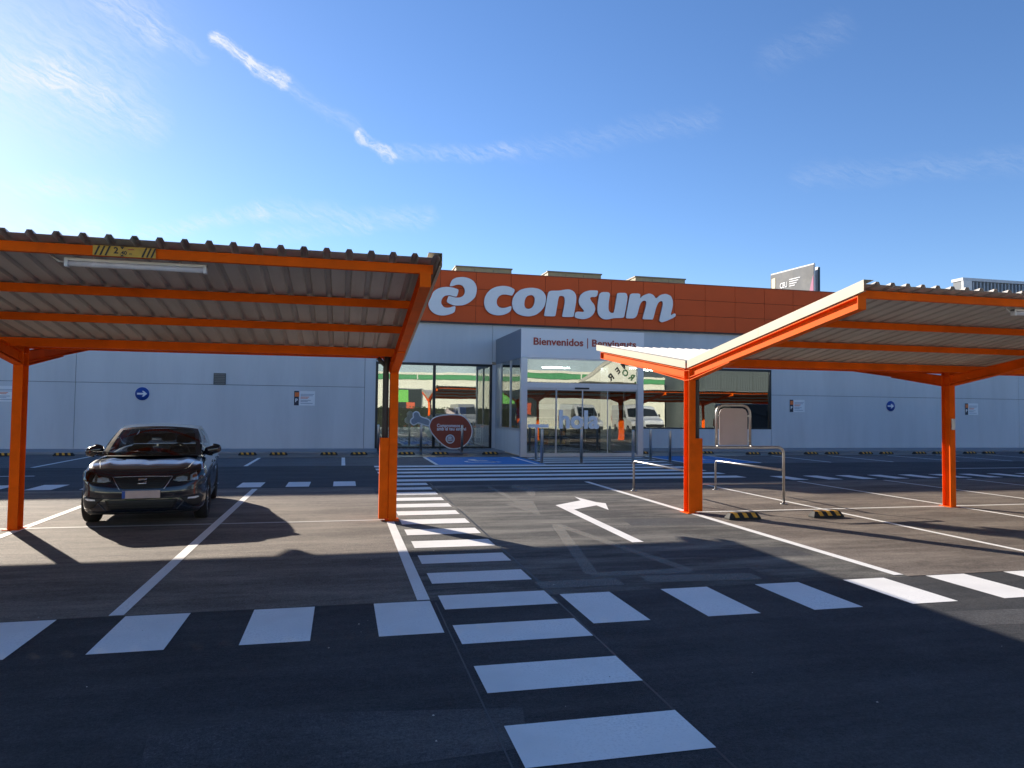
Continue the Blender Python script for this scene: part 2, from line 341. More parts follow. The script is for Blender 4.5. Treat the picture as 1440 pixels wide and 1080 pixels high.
SIGN_OUTLINES = {"l1": [[4.983, 7.213], [4.904, 6.907], [4.81, 6.892], [4.622, 6.935], [4.538, 6.951], [4.352, 6.911], [4.25, 6.813], [4.19, 6.665], [4.202, 6.541], [4.297, 6.411], [4.422, 6.375], [4.588, 6.393], [4.712, 6.45], [4.847, 6.477], [4.82, 6.216], [4.717, 6.139], [4.51, 6.058], [4.282, 6.017], [4.034, 6.038], [3.826, 6.132], [3.68, 6.291], [3.615, 6.494], [3.644, 6.619], [3.734, 6.809], [3.822, 7.061], [3.996, 7.204], [4.201, 7.287], [4.45, 7.321], [4.7, 7.303], [4.868, 7.259]], "l2": [[4.574, 7.344], [4.583, 7.453], [4.664, 7.644], [4.819, 7.747], [5.028, 7.793], [5.238, 7.801], [5.47, 7.751], [5.64, 7.655], [5.748, 7.514], [5.803, 7.349], [5.795, 7.138], [5.735, 6.926], [5.589, 6.751], [5.38, 6.606], [5.192, 6.524], [4.962, 6.493], [4.774, 6.495], [4.606, 6.549], [4.428, 6.645], [4.508, 6.888], [4.539, 6.914], [4.664, 6.891], [4.832, 6.851], [4.999, 6.859], [5.145, 6.918], [5.238, 7.027], [5.263, 7.175], [5.223, 7.319], [5.138, 7.419], [5.011, 7.454], [4.865, 7.436], [4.72, 7.377]], "c": [[7.586, 7.343], [7.461, 7.064], [7.333, 7.081], [7.17, 7.107], [6.986, 7.098], [6.848, 7.023], [6.746, 6.882], [6.725, 6.723], [6.761, 6.589], [6.854, 6.503], [6.993, 6.475], [7.178, 6.506], [7.431, 6.608], [7.399, 6.368], [7.25, 6.249], [7.066, 6.173], [6.836, 6.129], [6.583, 6.152], [6.376, 6.234], [6.214, 6.407], [6.142, 6.651], [6.162, 6.9], [6.273, 7.13], [6.454, 7.32], [6.682, 7.434], [6.935, 7.492], [7.212, 7.495], [7.422, 7.437]], "o": [[8.405, 7.483], [8.688, 7.456], [8.903, 7.352], [9.047, 7.153], [9.062, 6.9], [8.981, 6.621], [8.817, 6.407], [8.583, 6.225], [8.278, 6.144], [7.973, 6.154], [7.691, 6.245], [7.503, 6.441], [7.442, 6.688], [7.474, 6.94], [7.611, 7.174], [7.819, 7.355], [8.099, 7.449]], "oh": [[8.408, 7.144], [8.503, 7.057], [8.528, 6.921], [8.495, 6.714], [8.391, 6.549], [8.227, 6.484], [8.086, 6.524], [8.026, 6.646], [8.036, 6.829], [8.081, 6.991], [8.197, 7.111]], "n": [[9.233, 7.386], [9.676, 7.408], [9.94, 7.468], [10.181, 7.503], [10.399, 7.421], [10.522, 7.253], [10.536, 7.021], [10.49, 6.717], [10.421, 6.297], [10.397, 6.208], [9.867, 6.186], [9.854, 6.25], [9.969, 6.833], [9.967, 7.064], [9.918, 7.154], [9.822, 7.177], [9.702, 7.162], [9.655, 7.026], [9.598, 6.677], [9.53, 6.259], [9.495, 6.2], [8.983, 6.19], [8.982, 6.259], [9.061, 6.722], [9.151, 7.255]], "s": [[11.621, 7.506], [11.549, 7.205], [11.279, 7.192], [11.201, 7.134], [11.28, 6.986], [11.429, 6.83], [11.479, 6.622], [11.407, 6.408], [11.213, 6.214], [10.92, 6.12], [10.628, 6.143], [10.441, 6.21], [10.511, 6.475], [10.893, 6.461], [10.929, 6.528], [10.696, 6.773], [10.645, 6.98], [10.716, 7.239], [10.91, 7.412], [11.178, 7.5], [11.424, 7.512]], "u": [[11.69, 7.444], [12.228, 7.47], [12.151, 7.027], [12.128, 6.744], [12.154, 6.558], [12.266, 6.48], [12.391, 6.486], [12.427, 6.569], [12.56, 7.376], [12.597, 7.453], [13.143, 7.476], [12.941, 6.356], [12.891, 6.267], [12.392, 6.239], [12.119, 6.162], [11.872, 6.166], [11.723, 6.258], [11.604, 6.417], [11.577, 6.673], [11.612, 7.002]], "m": [[13.237, 7.456], [13.755, 7.482], [13.731, 7.219], [13.87, 7.381], [14.201, 7.516], [14.431, 7.444], [14.56, 7.254], [14.765, 7.46], [15.074, 7.535], [15.333, 7.44], [15.438, 7.228], [15.439, 6.94], [15.331, 6.552], [15.349, 6.493], [15.491, 6.594], [15.595, 6.575], [15.575, 6.43], [15.104, 6.207], [14.847, 6.13], [14.731, 6.216], [14.769, 6.385], [14.921, 7.013], [14.908, 7.132], [14.817, 7.175], [14.664, 7.073], [14.562, 6.829], [14.41, 6.263], [14.334, 6.248], [13.875, 6.248], [13.875, 6.312], [14.05, 6.925], [14.062, 7.092], [13.998, 7.149], [13.846, 7.118], [13.72, 6.934], [13.551, 6.275], [13.042, 6.249], [13.011, 6.323], [13.187, 7.241]]}
HAM_OUTLINES = {"ham": [[3.605, 1.106], [3.706, 1.38], [3.853, 1.487], [4.106, 1.563], [4.49, 1.603], [4.876, 1.598], [5.092, 1.53], [5.289, 1.35], [5.422, 1.138], [5.469, 0.903], [5.428, 0.668], [5.302, 0.434], [5.11, 0.263], [4.896, 0.168], [4.639, 0.147], [4.425, 0.19], [4.21, 0.327], [3.952, 0.559], [3.715, 0.832]], "bone": [[3.643, 1.375], [3.22, 1.502], [3.165, 1.67], [3.059, 1.721], [2.955, 1.678], [2.926, 1.584], [2.959, 1.469], [2.825, 1.373], [2.838, 1.227], [2.954, 1.154], [3.057, 1.207], [3.14, 1.26], [3.267, 1.219], [3.637, 1.095]]}
# ------------------------------------------------------------------ ground
A_NEW = asphalt('asphalt_new_dark', (.038, .040, .045), (.13, .125, .12), .42, .28, 3.0)
A_OLD = asphalt('asphalt_bay_worn', (.145, .118, .100), (.40, .34, .28), .66, .24, 11.0)
A_LANE = asphalt('asphalt_lane', (.068, .066, .064), (.33, .31, .27), .75, .30, 23.0)
A_BACK = asphalt('asphalt_back_road', (.045, .048, .055), (.15, .15, .16), .35, .15, 31.0)
A_BAYB = asphalt('asphalt_back_bays', (.120, .122, .130), (.22, .22, .22), .4, .15, 47.0)
P_W = paint_marking('road_paint_white', (.88, .86, .83), .45)
P_OLD = paint_marking('road_paint_worn', (.62, .60, .57), .75)
P_GHOST = paint_marking('road_paint_erased', (.38, .36, .32), .7, .62)
P_BLUE = paint_marking('bay_paint_blue', (.008, .21, .55), .35)
g0 = rect('ground', -600, 600, -300, 900, -.05, asphalt('outer_ground', (.16, .14, .12), (.3, .28, .24), .5))
rect('near_road', -60, 80, -30, 6.78, 0, A_NEW)
rect('left_parking_bays', -60, .72, 6.78, 16.9, 0, A_OLD)
rect('driveway', .72, 6.2, 6.78, 16.9, 0, A_LANE)
rect('right_parking_bays', 6.2, 80, 6.78, 16.9, 0, A_OLD)
rect('back_road', -60, 80, 16.9, 23.2, 0, A_BACK)
rect('back_parking_bays', -60, 80, 23.2, 29.55, 0, A_BAYB)
b = MB(); b.box(-60, 6.74, 29.55, 31.8, -.02, .085); b.box(12.0, 80, 29.55, 31.8, -.02, .085)
tag(b.build('pavement', M_CONC), kind='structure')
# long repair strips and an old patch in the asphalt
pt = thing('asphalt_patches', (0, 0, 0), kind='structure')
PATCH = asphalt('asphalt_patch', (.062, .063, .068), (.2, .19, .18), .4, .25, 61.0)
for pts in (((-.9, 3.6), (1.0, 3.75), (1.1, 4.25), (-.3, 4.45), (-1.0, 4.3)), ((1.95, 7.0), (2.9, 6.98), (2.95, 7.32), (2.0, 7.3)), ((3.25, 7.15), (4.6, 7.0), (4.65, 7.5), (3.3, 7.5)),
            ((4.5, 10.6), (6.0, 10.4), (6.1, 11.2), (4.6, 11.3)), ((3.9, 8.2), (5.9, 8.0), (5.9, 8.6), (4.0, 8.6)), ((5.3, 5.1), (7.4, 4.9), (7.6, 5.35), (5.4, 5.5))):
    sheet('patch', pts, .0012, PATCH, pt)
seam = mat('tar_seam', (.012, .012, .014), .5)
for p, q, w in (((1.95, 1.2), (2.02, 6.7), .018), ((2.05, 6.8), (2.12, 17.5), .03), ((.86, 1.0), (.88, 6.7), .012), ((-9, 6.78), (.7, 6.78), .02), ((6.2, 6.78), (30, 6.78), .02), ((-20, 29.5), (6.7, 29.5), .03), ((12, 29.5), (40, 29.5), .03)):
    d = Vector((q[0]-p[0], q[1]-p[1])).normalized(); nx, ny = -d.y*w/2, d.x*w/2
    sheet('seam', [(p[0]+nx, p[1]+ny), (q[0]+nx, q[1]+ny), (q[0]-nx, q[1]-ny), (p[0]-nx, p[1]-ny)], .002, seam, pt)
cr = MB()
for k in range(90):
    x, y = (random.uniform(-6, 12), random.uniform(2.6, 16)) if k > 16 else (random.uniform(-4, 6), random.uniform(2.6, 7)); s_ = random.uniform(.004, .010)
    a = random.uniform(0, pi); c, d = cos(a)*s_, sin(a)*s_
    cr.add([(x+c, y+d, .002), (x-d, y+c, .002), (x-c, y-d, .002), (x+d*.6, y-c*.6, .002), (x, y, .002+s_*.8)], [(0, 1, 4), (1, 2, 4), (2, 3, 4), (3, 0, 4)])
tag(cr.build('loose_gravel', mat('gravel_chip', (.42, .40, .37), .8, var=.5, scale=3)), 'scattered pale grit chips on the asphalt of the car park', 'grit', kind='stuff')
# painted markings
cw = thing('walkway_crossing', (0, 0, 0), kind='structure')
for k in range(-4, 15):
    y1 = 4.02+.97*k; j = .012*random.uniform(-1, 1)
    x0 = .94 if y1 < 12 else .96; x1 = 2.0+.03*(k/14)
    sheet('stripe', [(x0+j, y1-.49), (x1+j, y1-.49), (x1+j, y1), (x0+j, y1)], .004, P_W, cw)
bc = thing('storefront_crossing', (0, 0, 0), kind='structure')
for k in range(5): rect('stripe', 1.0, 11.1, 18.0+1.13*k, 18.56+1.13*k, .004, P_W, bc)
for k in range(3): rect('stripe', 6.9, 11.6, 23.95+1.03*k, 24.42+1.03*k, .004, P_W, bc)
ne = thing('near_edge_squares', (0, 0, 0), kind='structure')
for k in list(range(-12, 2))+list(range(100, 122)):
    x = -.73+1.045*k if k < 50 else 2.11+1.073*(k-100)
    rect('square', x, x+.52, 5.78, 6.76, .004, P_W, ne)
fe = thing('far_edge_squares', (0, 0, 0), kind='structure')
for k in range(-14, 1): rect('square', -.18+1.06*k, .34+1.06*k, 17.1, 18.2, .004, P_W, fe)
for k in range(0, 18): rect('square', 12.0+1.09*k, 12.48+1.09*k, 17.15, 18.3, .004, P_W, fe)
ln = thing('parking_lines', (0, 0, 0), kind='structure')
for x, y0, y1, w in ((.78, 6.8, 11.6, .12), (-1.86, 6.8, 16.75, .12), (-4.52, 6.8, 16.75, .12), (-7.2, 6.8, 16.75, .12), (6.13, 6.85, 17.4, .13), (8.9, 6.85, 16.75, .10), (11.88, 6.85, 16.8, .10), (14.58, 6.85, 16.8, .10), (17.35, 6.85, 16.8, .10), (20.1, 6.85, 16.8, .10), (22.9, 6.85, 16.8, .10)):
    rect('line', x-w/2, x+w/2, y0, y1, .0045, P_W, ln)
rect('line', -14, .7, 11.78, 11.86, .0038, P_OLD, ln); rect('line', 6.3, 24, 11.8, 11.88, .0038, P_W, ln)
for x in (-14.6, -11.7, -8.7, -5.8, -2.88, .06, 3.05, 6.46, 14.95, 17.9, 20.65, 23.7, 26.3, 29.2, 32.1, 35): rect('line', x-.06, x+.06, 23.3, 28.3 if x < 20 else 27.6, .0045, P_W, ln)
rect('line', 20.2, 34, 20.15, 20.27, .0045, P_W, ln); rect('line', -16, -7.6, 20.45, 20.57, .0045, P_W, ln)
bb = thing('blue_bays', (0, 0, 0), kind='structure')
rect('bay_surface', 3.11, 6.74, 23.3, 29.5, .0035, P_BLUE, bb); rect('bay_surface', 12.0, 14.89, 23.3, 29.5, .0035, P_BLUE, bb)
rect('border_line', 12.0, 12.12, 23.4, 29.4, .0055, P_W, bb); rect('border_line', 3.11, 6.74, 23.2, 23.3, .0055, P_W, bb); rect('border_line', 12.0, 14.89, 23.2, 23.3, .0055, P_W, bb)
def isa(cx, cy, s):     # wheelchair emblem painted on the blue bay
    m = MB()
    def ln_(p, q, w):
        d = Vector((q[0]-p[0], q[1]-p[1])).normalized(); n = Vector((-d.y, d.x))*w/2
        m.add([(cx+s*(a[0]+k*n.x), cy+s*(a[1]+k*n.y), .0065) for a, k in ((p, 1), (q, 1), (q, -1), (p, -1))], [(0, 1, 2, 3)])
    m.add([(cx+s*(.02+.1*cos(a*pi/8)), cy+s*(.86+.1*sin(a*pi/8)), .0065) for a in range(16)], [tuple(range(16))])
    ln_((0, .72), (.04, .36), .1); ln_((.02, .58), (.3, .58), .08); ln_((.04, .38), (.34, .36), .09); ln_((.32, .38), (.46, .06), .09)
    for a in range(-11, 4): ln_((.08+.3*cos(a*pi/10-.9), .24+.3*sin(a*pi/10-.9)), (.08+.3*cos((a+1)*pi/10-.9), .24+.3*sin((a+1)*pi/10-.9)), .07)
    m.build('wheelchair_emblem', P_W, bb)
isa(4.6, 24.2, 1.7); isa(13.2, 24.2, 1.7)
sheet('turn_arrow', [(4.0, 13.12), (3.93, 9.24), (4.1, 9.24), (4.17, 12.5), (4.78, 12.98), (4.78, 12.34), (5.07, 13.25), (4.94, 13.45), (4.8, 14.37), (4.72, 13.75)], .0045, P_W)
gm = thing('erased_markings', (0, 0, 0), kind='structure')
def bar(p, q, w, z=.0026):
    d = Vector((q[0]-p[0], q[1]-p[1])).normalized(); nx, ny = -d.y*w/2, d.x*w/2
    sheet('erased_line', [(p[0]+nx, p[1]+ny), (q[0]+nx, q[1]+ny), (q[0]-nx, q[1]-ny), (p[0]-nx, p[1]-ny)], z, P_GHOST, gm)
bar((3.34, 10.9), (2.72, 7.5), .16); bar((3.34, 10.9), (3.9, 7.5), .16, .0029); bar((2.7, 7.5), (3.9, 7.5), .2, .0032)
sheet('erased_arrow', [(3.34, 16.6), (3.46, 16.6), (3.5, 13.9), (3.74, 13.78), (3.36, 11.85), (3.08, 13.4), (3.34, 13.6)], .0026, P_GHOST, gm)
sheet('erased_arrow', [(4.1, 17.0), (4.6, 15.6), (4.3, 15.7), (4.0, 14.6), (3.9, 14.7), (4.1, 15.9), (3.85, 16.2)], .0026, P_GHOST, gm)
bar((1.6, 17.2), (2.2, 12.2), .07); bar((2.0, 7.15), (2.9, 7.15), .3); bar((3.2, 7.2), (4.5, 7.1), .3)

# ------------------------------------------------------------------ store building
st = thing('supermarket_building', (6, 32, 0), 'long grey panelled supermarket building with orange fascia band behind the car park', 'supermarket')
FY = 31.8
def panel(nm, x0, x1, z0, z1, y0=FY, y1=FY+.05, m=M_WALL, g=.008, par=st):
    return MB().box(x0+g, x1-g, y0, y1, z0+g, z1-g).build(nm, m, par, bevel=.004)
core = MB()
def cbox(x0, x1, z0, z1): core.box(x0, x1, FY+.045, FY+.28, z0, z1)
XB = [-33.2, -21.8, -10.45, .92]
for a, c in zip(XB, XB[1:]): panel('wall_panel', a, c, .06, 2.76); panel('wall_panel', a, c, 2.76, 5.76)
panel('wall_panel', .92, 1.40, .06, 5.76-.0); cbox(-33.2, 1.40, 0, 7.4)
panel('wall_panel', 1.40, 6.62, 3.90, 5.76); cbox(1.40, 6.62, 3.9, 7.4)
panel('wall_panel', 6.62, 6.86, .06, 3.90); panel('wall_panel', 6.62, 12.5, 4.0, 5.76); cbox(6.62, 6.86, 0, 3.9); cbox(6.62, 12.6, 4.0, 7.4)
panel('wall_panel', 11.9, 12.6, .06, 4.0); cbox(11.9, 12.6, 0, 4.0)
panel('wall_panel', 12.5, 21.02, 4.0, 5.76); cbox(12.6, 21.02, 4.0, 7.4); panel('wall_panel', 12.6, 20.98, .06, 1.02); cbox(12.6, 21.02, 0, 1.02)
XR = [20.98, 36.4, 46.6, 56]
for a, c in zip(XR, XR[1:]): panel('wall_panel', a, c, .06, 2.74); panel('wall_panel', a, c, 2.74, 5.76)
cbox(20.98, 56, 0, 7.4)
core.box(.0, 56, FY+.0, FY+.28, 7.4, 8.06); core.box(-33.2, .0, FY+.045, FY+.28, 7.4, 7.6)
core.build('wall_core', M_CORE, st)
for x in XB[:3]: panel('wall_panel', x, {-33.2: -21.8, -21.8: -10.45, -10.45: .0}[x], 5.76, 7.6)
# fascia of orange composite panels
MB().box(-.05, 56, FY-.16, FY-.005, 5.71, 5.77).build('fascia_bottom_trim', mat('dark_fascia_trim', (.05, .02, .015), .5), st)
MB().box(-.05, 56, FY-.14, FY-.002, 5.77, 8.07).build('fascia_backing', mat('fascia_joint_dark', (.10, .025, .012), .7), st)
MB().box(-.08, 56, FY-.20, FY+.3, 8.07, 8.10).build('fascia_capping', mat('fascia_cap', (.35, .09, .03), .45), st)
for i in range(-2, 31):
    x = 4.16+1.632*i
    for k in range(3):
        z0 = 5.77+.767*k
        MB().box(x+.009, x+1.632-.009, FY-.18, FY-.141, z0+.009, z0+.767-.009).build('fascia_panel', M_ORANGE_PANEL, st)
# roof and body behind
MB().box(-33, 56, FY+.3, 62, 7.2, 7.4).build('roof', mat('flat_roof', (.3, .3, .3), .8), st)
b = MB(); b.box(-33.2, -33, FY+.3, 62, 0, 7.4); b.box(55.8, 56, FY+.3, 62, 0, 7.4); b.box(-33, 55.8, 46, 46.2, 0, 7.2); b.build('side_wall', M_WALL, st)
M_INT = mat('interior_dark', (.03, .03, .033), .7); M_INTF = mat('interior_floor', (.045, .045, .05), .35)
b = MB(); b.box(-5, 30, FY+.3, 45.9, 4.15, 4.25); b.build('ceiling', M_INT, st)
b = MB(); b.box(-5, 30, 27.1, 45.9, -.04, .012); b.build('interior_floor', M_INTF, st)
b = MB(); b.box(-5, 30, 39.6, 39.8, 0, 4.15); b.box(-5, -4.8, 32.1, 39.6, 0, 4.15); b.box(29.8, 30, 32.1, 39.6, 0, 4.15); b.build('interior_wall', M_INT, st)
for x, y in ((2, 32.9), (4.6, 32.9), (3.2, 34.4), (7.6, 35), (10.8, 33.5), (10.2, 36), (3, 35), (15, 36), (18.5, 34.5)):  # first three strips are added fill light to brighten the trolleys
    MB().box(x, x+1.5, y, y+.06, 4.08, 4.14).build('ceiling_and_fill_strip', mat('led_and_fill_strip', (.9, .9, .9), .5, emit=(1, .97, .9, 55)), st)
# rooftop skylight housings behind the fascia
M_BOX = mat('beige_metal_cladding', (.40, .30, .15), .6, var=.08, scale=1.3, dirt=(.3, .24, .16), dscale=1, damt=.4, stretch=(4, 4, .4))
for k, (x0, x1, lab) in enumerate(((5.15, 7.88, 'beige metal rooftop housing directly above the white interlocking emblem on the fascia'), (9.72, 12.5, 'beige metal rooftop housing above the letters n and s of the fascia lettering'), (14.35, 17.1, 'beige metal rooftop housing above the letter m, rightmost of the three on the roof'))):
    h = thing('rooftop_housing', (x0, 33.5, 7.4), lab, 'rooftop housing', 'beige housings on the supermarket roof')
    MB().box(x0, x1, 33.5, 37.5, 7.4, 8.66).build('housing_body', M_BOX, h, bevel=.01)
    MB().box(x0-.04, x1+.04, 33.46, 37.54, 8.66, 8.72).build('housing_lid', mat('beige_lid', (.24, .18, .10), .55), h)
    for q in (1/3, 2/3): MB().box(x0+(x1-x0)*q-.012, x0+(x1-x0)*q+.012, 33.485, 33.5, 7.45, 8.6).build('seam_strip', mat('housing_seam', (.2, .16, .1), .6), h)
lv = thing('louvred_plant_screen', (40, 40, 7.4), 'grey louvred plant enclosure on the supermarket roof at the far right', 'rooftop plant')
b = MB(); b.box(41.1, 52, 40, 40.7, 7.4, 11.05); b.build('enclosure_body', mat('plant_body', (.13, .15, .17), .6), lv)
MB().box(41.1-.05, 52, 39.85, 40.8, 11.05, 11.25).build('enclosure_cap', mat('plant_cap', (.5, .52, .54), .5), lv)
for k in range(34): MB().box(41.9+.3*k, 42.0+.3*k, 39.86, 40.0, 7.6, 11.0).build('louvre', mat('plant_louvre', (.30, .33, .36), .5), lv)
MB().box(41.08, 41.8, 39.84, 40.0, 7.6, 11.05).build('corner_post', mat('plant_corner', (.62, .62, .6), .5), lv)

# windows
G_WIN = glass('solar_glass', .34, (.80, .86, .84), 0, .06); G_DOOR = glass('door_glass', .20, (.6, .66, .65), 0, .10); G_TRANS = glass('transom_glass', .36, (.5, .56, .56), 0, .08)
def window(x0, x1, z0, z1, mull, y=FY-.01, fw=.10):
    w = MB(); w.box(x0, x1, y, y+.16, z1-fw, z1); w.box(x0, x1, y, y+.16, z0, z0+.05); w.box(x0, x0+fw, y, y+.16, z0+.05, z1-fw); w.box(x1-fw, x1, y, y+.16, z0+.05, z1-fw)
    for m in mull: w.box(m-.06, m+.06, y+.002, y+.158, z0+.05, z1-fw)
    f = w.build('window', M_BLACKF, st)
    xs = [x0+fw]+[v for m in mull for v in (m-.06, m+.06)]+[x1-fw]
    for a, c in zip(xs[::2], xs[1::2]): MB().box(a, c, y+.07, y+.09, z0+.05, z1-fw).build('pane', G_WIN, f)
window(1.40, 6.62, .10, 3.90, [3.98]); window(12.6, 20.98, 1.02, 4.0, [16.75])

# entrance lobby that stands forward of the wall
X0, X1, YF, ZT = 6.78, 11.95, 27.0, 5.05
lb = thing('entrance_lobby', (X0, YF, 0), 'projecting glazed entrance lobby with sliding doors under a light panel reading Bienvenidos', 'entrance lobby')
M_PANEL = mat('light_fascia_panel', (.82, .81, .80), .55, var=.03, scale=.8)
MB().box(X0, X1, YF, YF+.08, 3.92, ZT).build('front_fascia', M_PANEL, lb)
MB().box(X0, X0+.10, YF+.082, FY-.005, 3.90, ZT-.004).build('side_fascia', M_WALL2, lb)
MB().box(X1-.10, X1, YF+.082, FY-.005, 3.90, ZT-.004).build('side_fascia', M_WALL2, lb)
MB().box(X0+.10, X1-.10, YF+.08, FY-.005, ZT-.12, ZT-.01).build('roof', M_WALL2, lb)
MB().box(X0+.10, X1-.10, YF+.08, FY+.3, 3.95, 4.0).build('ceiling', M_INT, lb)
for a, c in ((X0+.002, X0+.26), (X1-.26, X1-.002)): MB().box(a, c, YF+.01, YF+.20, 0, 3.918).build('jamb', M_ALU, lb, bevel=.006)
MB().box(X0+.262, X1-.262, YF+.02, YF+.18, 2.70, 2.93).build('header', M_ALU, lb, bevel=.005)
MB().box(9.0, 9.6, YF-.03, YF+.018, 2.69, 2.76).build('door_sensor', M_BLACKF, lb, bevel=.01)
MB().box(X0+.262, X1-.262, YF+.03, YF+.17, 3.86, 3.918).build('transom_head', M_ALU, lb)
MB().box(X0+.262, X1-.262, YF+.02, YF+.2, .0, .06).build('threshold', M_ALU, lb)
tw = MB().box(X0+.27, X1-.27, YF+.09, YF+.11, 2.93, 3.86).build('transom_pane', G_TRANS, lb)
xs = [X0+.262, 8.25, 9.34, 10.42, X1-.262]
for i, (a, c) in enumerate(zip(xs, xs[1:])):
    yy = YF+.12 if i in (0, 3) else YF+.07
    d = MB(); d.box(a, c, yy-.02, yy+.02, .06, .14); d.box(a, c, yy-.02, yy+.02, 2.64, 2.70)
    d.box(a, a+.022, yy-.02, yy+.02, .14, 2.64); d.box(c-.022, c, yy-.02, yy+.02, .14, 2.64)
    d = d.build('door_leaf', M_ALU, lb); MB().box(a+.022, c-.022, yy-.006, yy+.006, .14, 2.64).build('pane', G_DOOR, d)
for xx, s in ((X0, 1), (X1, -1)):
    def bx(y0, y1, z0, z1, t=.08, o=0): 
        a, c = (xx+s*o, xx+s*(o+t)); return MB().box(min(a, c), max(a, c), y0, y1, z0, z1)
    bx(YF+.22, FY-.02, .05, 1.02, .06, .01).build('lower_panel', M_WALL, lb); bx(YF+.21, FY-.02, 1.02, 1.10, .10, 0).build('side_sill', M_ALU, lb)
    for y in (28.9, 30.75): bx(y-.04, y+.04, 1.10, 3.9, .10, 0).build('side_mullion', M_ALU, lb)
    bx(30.79, FY-.02, 1.10, 3.9, .08, .005).build('side_panel', M_ALU, lb)
    for y0, y1 in ((YF+.21, 28.86), (28.94, 30.71)): bx(y0, y1, 1.10, 3.9, .012, .04).build('side_pane', G_WIN, lb)
M_RED = mat('brick_red_lettering', (.42, .055, .030), .5)
text('lettering', 'Bienvenidos', .40, M_RED, lb, (7.27, YF-.012, 4.42), ext=.008, off=.009, fit=2.06)
text('lettering', 'Benvinguts', .40, M_RED, lb, (9.70, YF-.012, 4.42), ext=.008, off=.009, fit=1.90)
MB().box(9.50, 9.53, YF-.02, YF-.001, 4.33, 4.74).build('divider_bar', M_RED, lb)
text('lettering', 'hola', .98, M_WHITE, lb, (8.36, YF+.035, 1.15), ext=.004, off=.034, fit=1.68)
MB().box(7.10, 7.95, YF+.095, YF+.099, 1.15, 1.28).build('safety_sticker', M_WHITE, lb)
# things inside, seen through the glass
for k, (x, y, w, lab) in enumerate(((7.3, 33.2, 1.4, 'low dark shelf unit inside the entrance, left of the doorway axis'), (9.6, 34.6, 1.8, 'dark shelf unit with white header behind the entrance doors'))):
    sh = thing('shelf_unit', (x, y, 0), lab, 'shelf unit')
    b = MB(); b.box(x, x+w, y+.5, y+.55, .02, 1.9); b.build('back_panel', M_INT, sh)
    for z in (.1, .55, 1.0, 1.45): MB().box(x, x+w, y, y+.5, z, z+.04).build('shelf', mat('shelf_cream', (.5, .48, .42), .6), sh)
    MB().box(x, x+w, y-.02, y, 1.9, 2.15).build('header_sign', M_WHITE, sh)
    for z in (.14, .59, 1.04):
        for q in range(6):
            c = random.choice([(.5, .08, .04), (.6, .4, .08), (.12, .3, .1), (.5, .5, .45), (.7, .25, .05)])
            MB().box(x+.06+q*w/6.2, x+.04+(q+.8)*w/6.2, y+.08, y+.4, z, z+random.uniform(.2, .34)).build('product_pack', mat('pack_%d' % (int(c[0]*99)), c, .5), sh)
po = thing('pos_poster', (9.6, 28.4, 0), 'white framed poster stand showing a trolley outline, just inside the sliding doors', 'poster stand')
b = MB(); b.box(9.55, 10.35, 28.4, 28.44, 1.15, 2.0); b.build('poster_board', M_WHITE, po); b = MB(); b.box(9.62, 10.28, 28.385, 28.398, 1.22, 1.93); b.build('poster_face', M_BLACKF, po)
b = MB(); b.tube([(9.7, 28.38, 1.8), (9.85, 28.38, 1.75), (9.95, 28.38, 1.45), (10.2, 28.38, 1.45)], .02, 6); b.tube([(9.87, 28.38, 1.7), (10.22, 28.38, 1.72), (10.16, 28.38, 1.5)], .02, 6); b.build('trolley_pictogram', M_WHITE, po)
b = MB(); b.tube([(9.95, 28.42, .05), (9.95, 28.42, 1.15)], .02, 8); b.box(9.7, 10.2, 28.2, 28.6, .012, .05); b.build('stand', M_ALU, po)

# ------------------------------------------------------------------ fascia sign
sg = thing('fascia_sign', (3.6, 31.5, 6), 'large white lettering consum with interlocking double c emblem on the orange fascia', 'sign')
for nm, key, hole in (('emblem_hook', 'l1', None), ('emblem_hook', 'l2', None), ('letter', 'c', None), ('letter', 'o', 'oh'), ('letter', 'n', None), ('letter', 's', None), ('letter', 'u', None), ('letter', 'm', None)):
    p = chaikin(SIGN_OUTLINES[key]); h = [chaikin(SIGN_OUTLINES[hole])] if hole else None
    o = MB().prism(p, 'y', 31.50, 31.515, h).build(nm, M_WHITE, sg)
    MB().prism(p, 'y', 31.516, 31.60, h).build('letter_return', M_LETTER_EDGE, o)

# ------------------------------------------------------------------ wall signs
M_BLUE = mat('sign_blue', (.012, .06, .30), .4); M_NAVY = mat('sign_navy', (.012, .016, .04), .4); M_SORANGE = mat('sign_orange', (.75, .16, .03), .4); M_GREYT = mat('sign_grey_print', (.30, .33, .40), .5)
for x, z, lab in ((-7.98, 2.33, 'round blue sign with white right arrow on the wall behind the black car'), (28.03, 2.27, 'round blue sign with white right arrow on the wall right of the big window')):
    s = thing('direction_sign', (x, FY, z), lab, 'arrow sign', 'round blue arrow signs on the wall')
    c = MB(); c.lathe([(0, 0), (.285, 0), (.285, .012), (0, .012)], (x, FY-.02, z), 'y', 36); c.build('sign_disc', M_WHITE, s)
    c = MB(); c.lathe([(0, 0), (.27, 0), (.27, .004), (0, .004)], (x, FY-.026, z), 'y', 36); c.build('sign_face', M_BLUE, s)
    a = [(-.19, -.035), (.05, -.035), (-.01, -.115), (.055, -.115), (.185, 0), (.055, .115), (-.01, .115), (.05, .035), (-.19, .035)]
    MB().prism([(x+u, z+v) for u, v in a], 'y', FY-.032, FY-.027).build('arrow', M_WHITE, s)
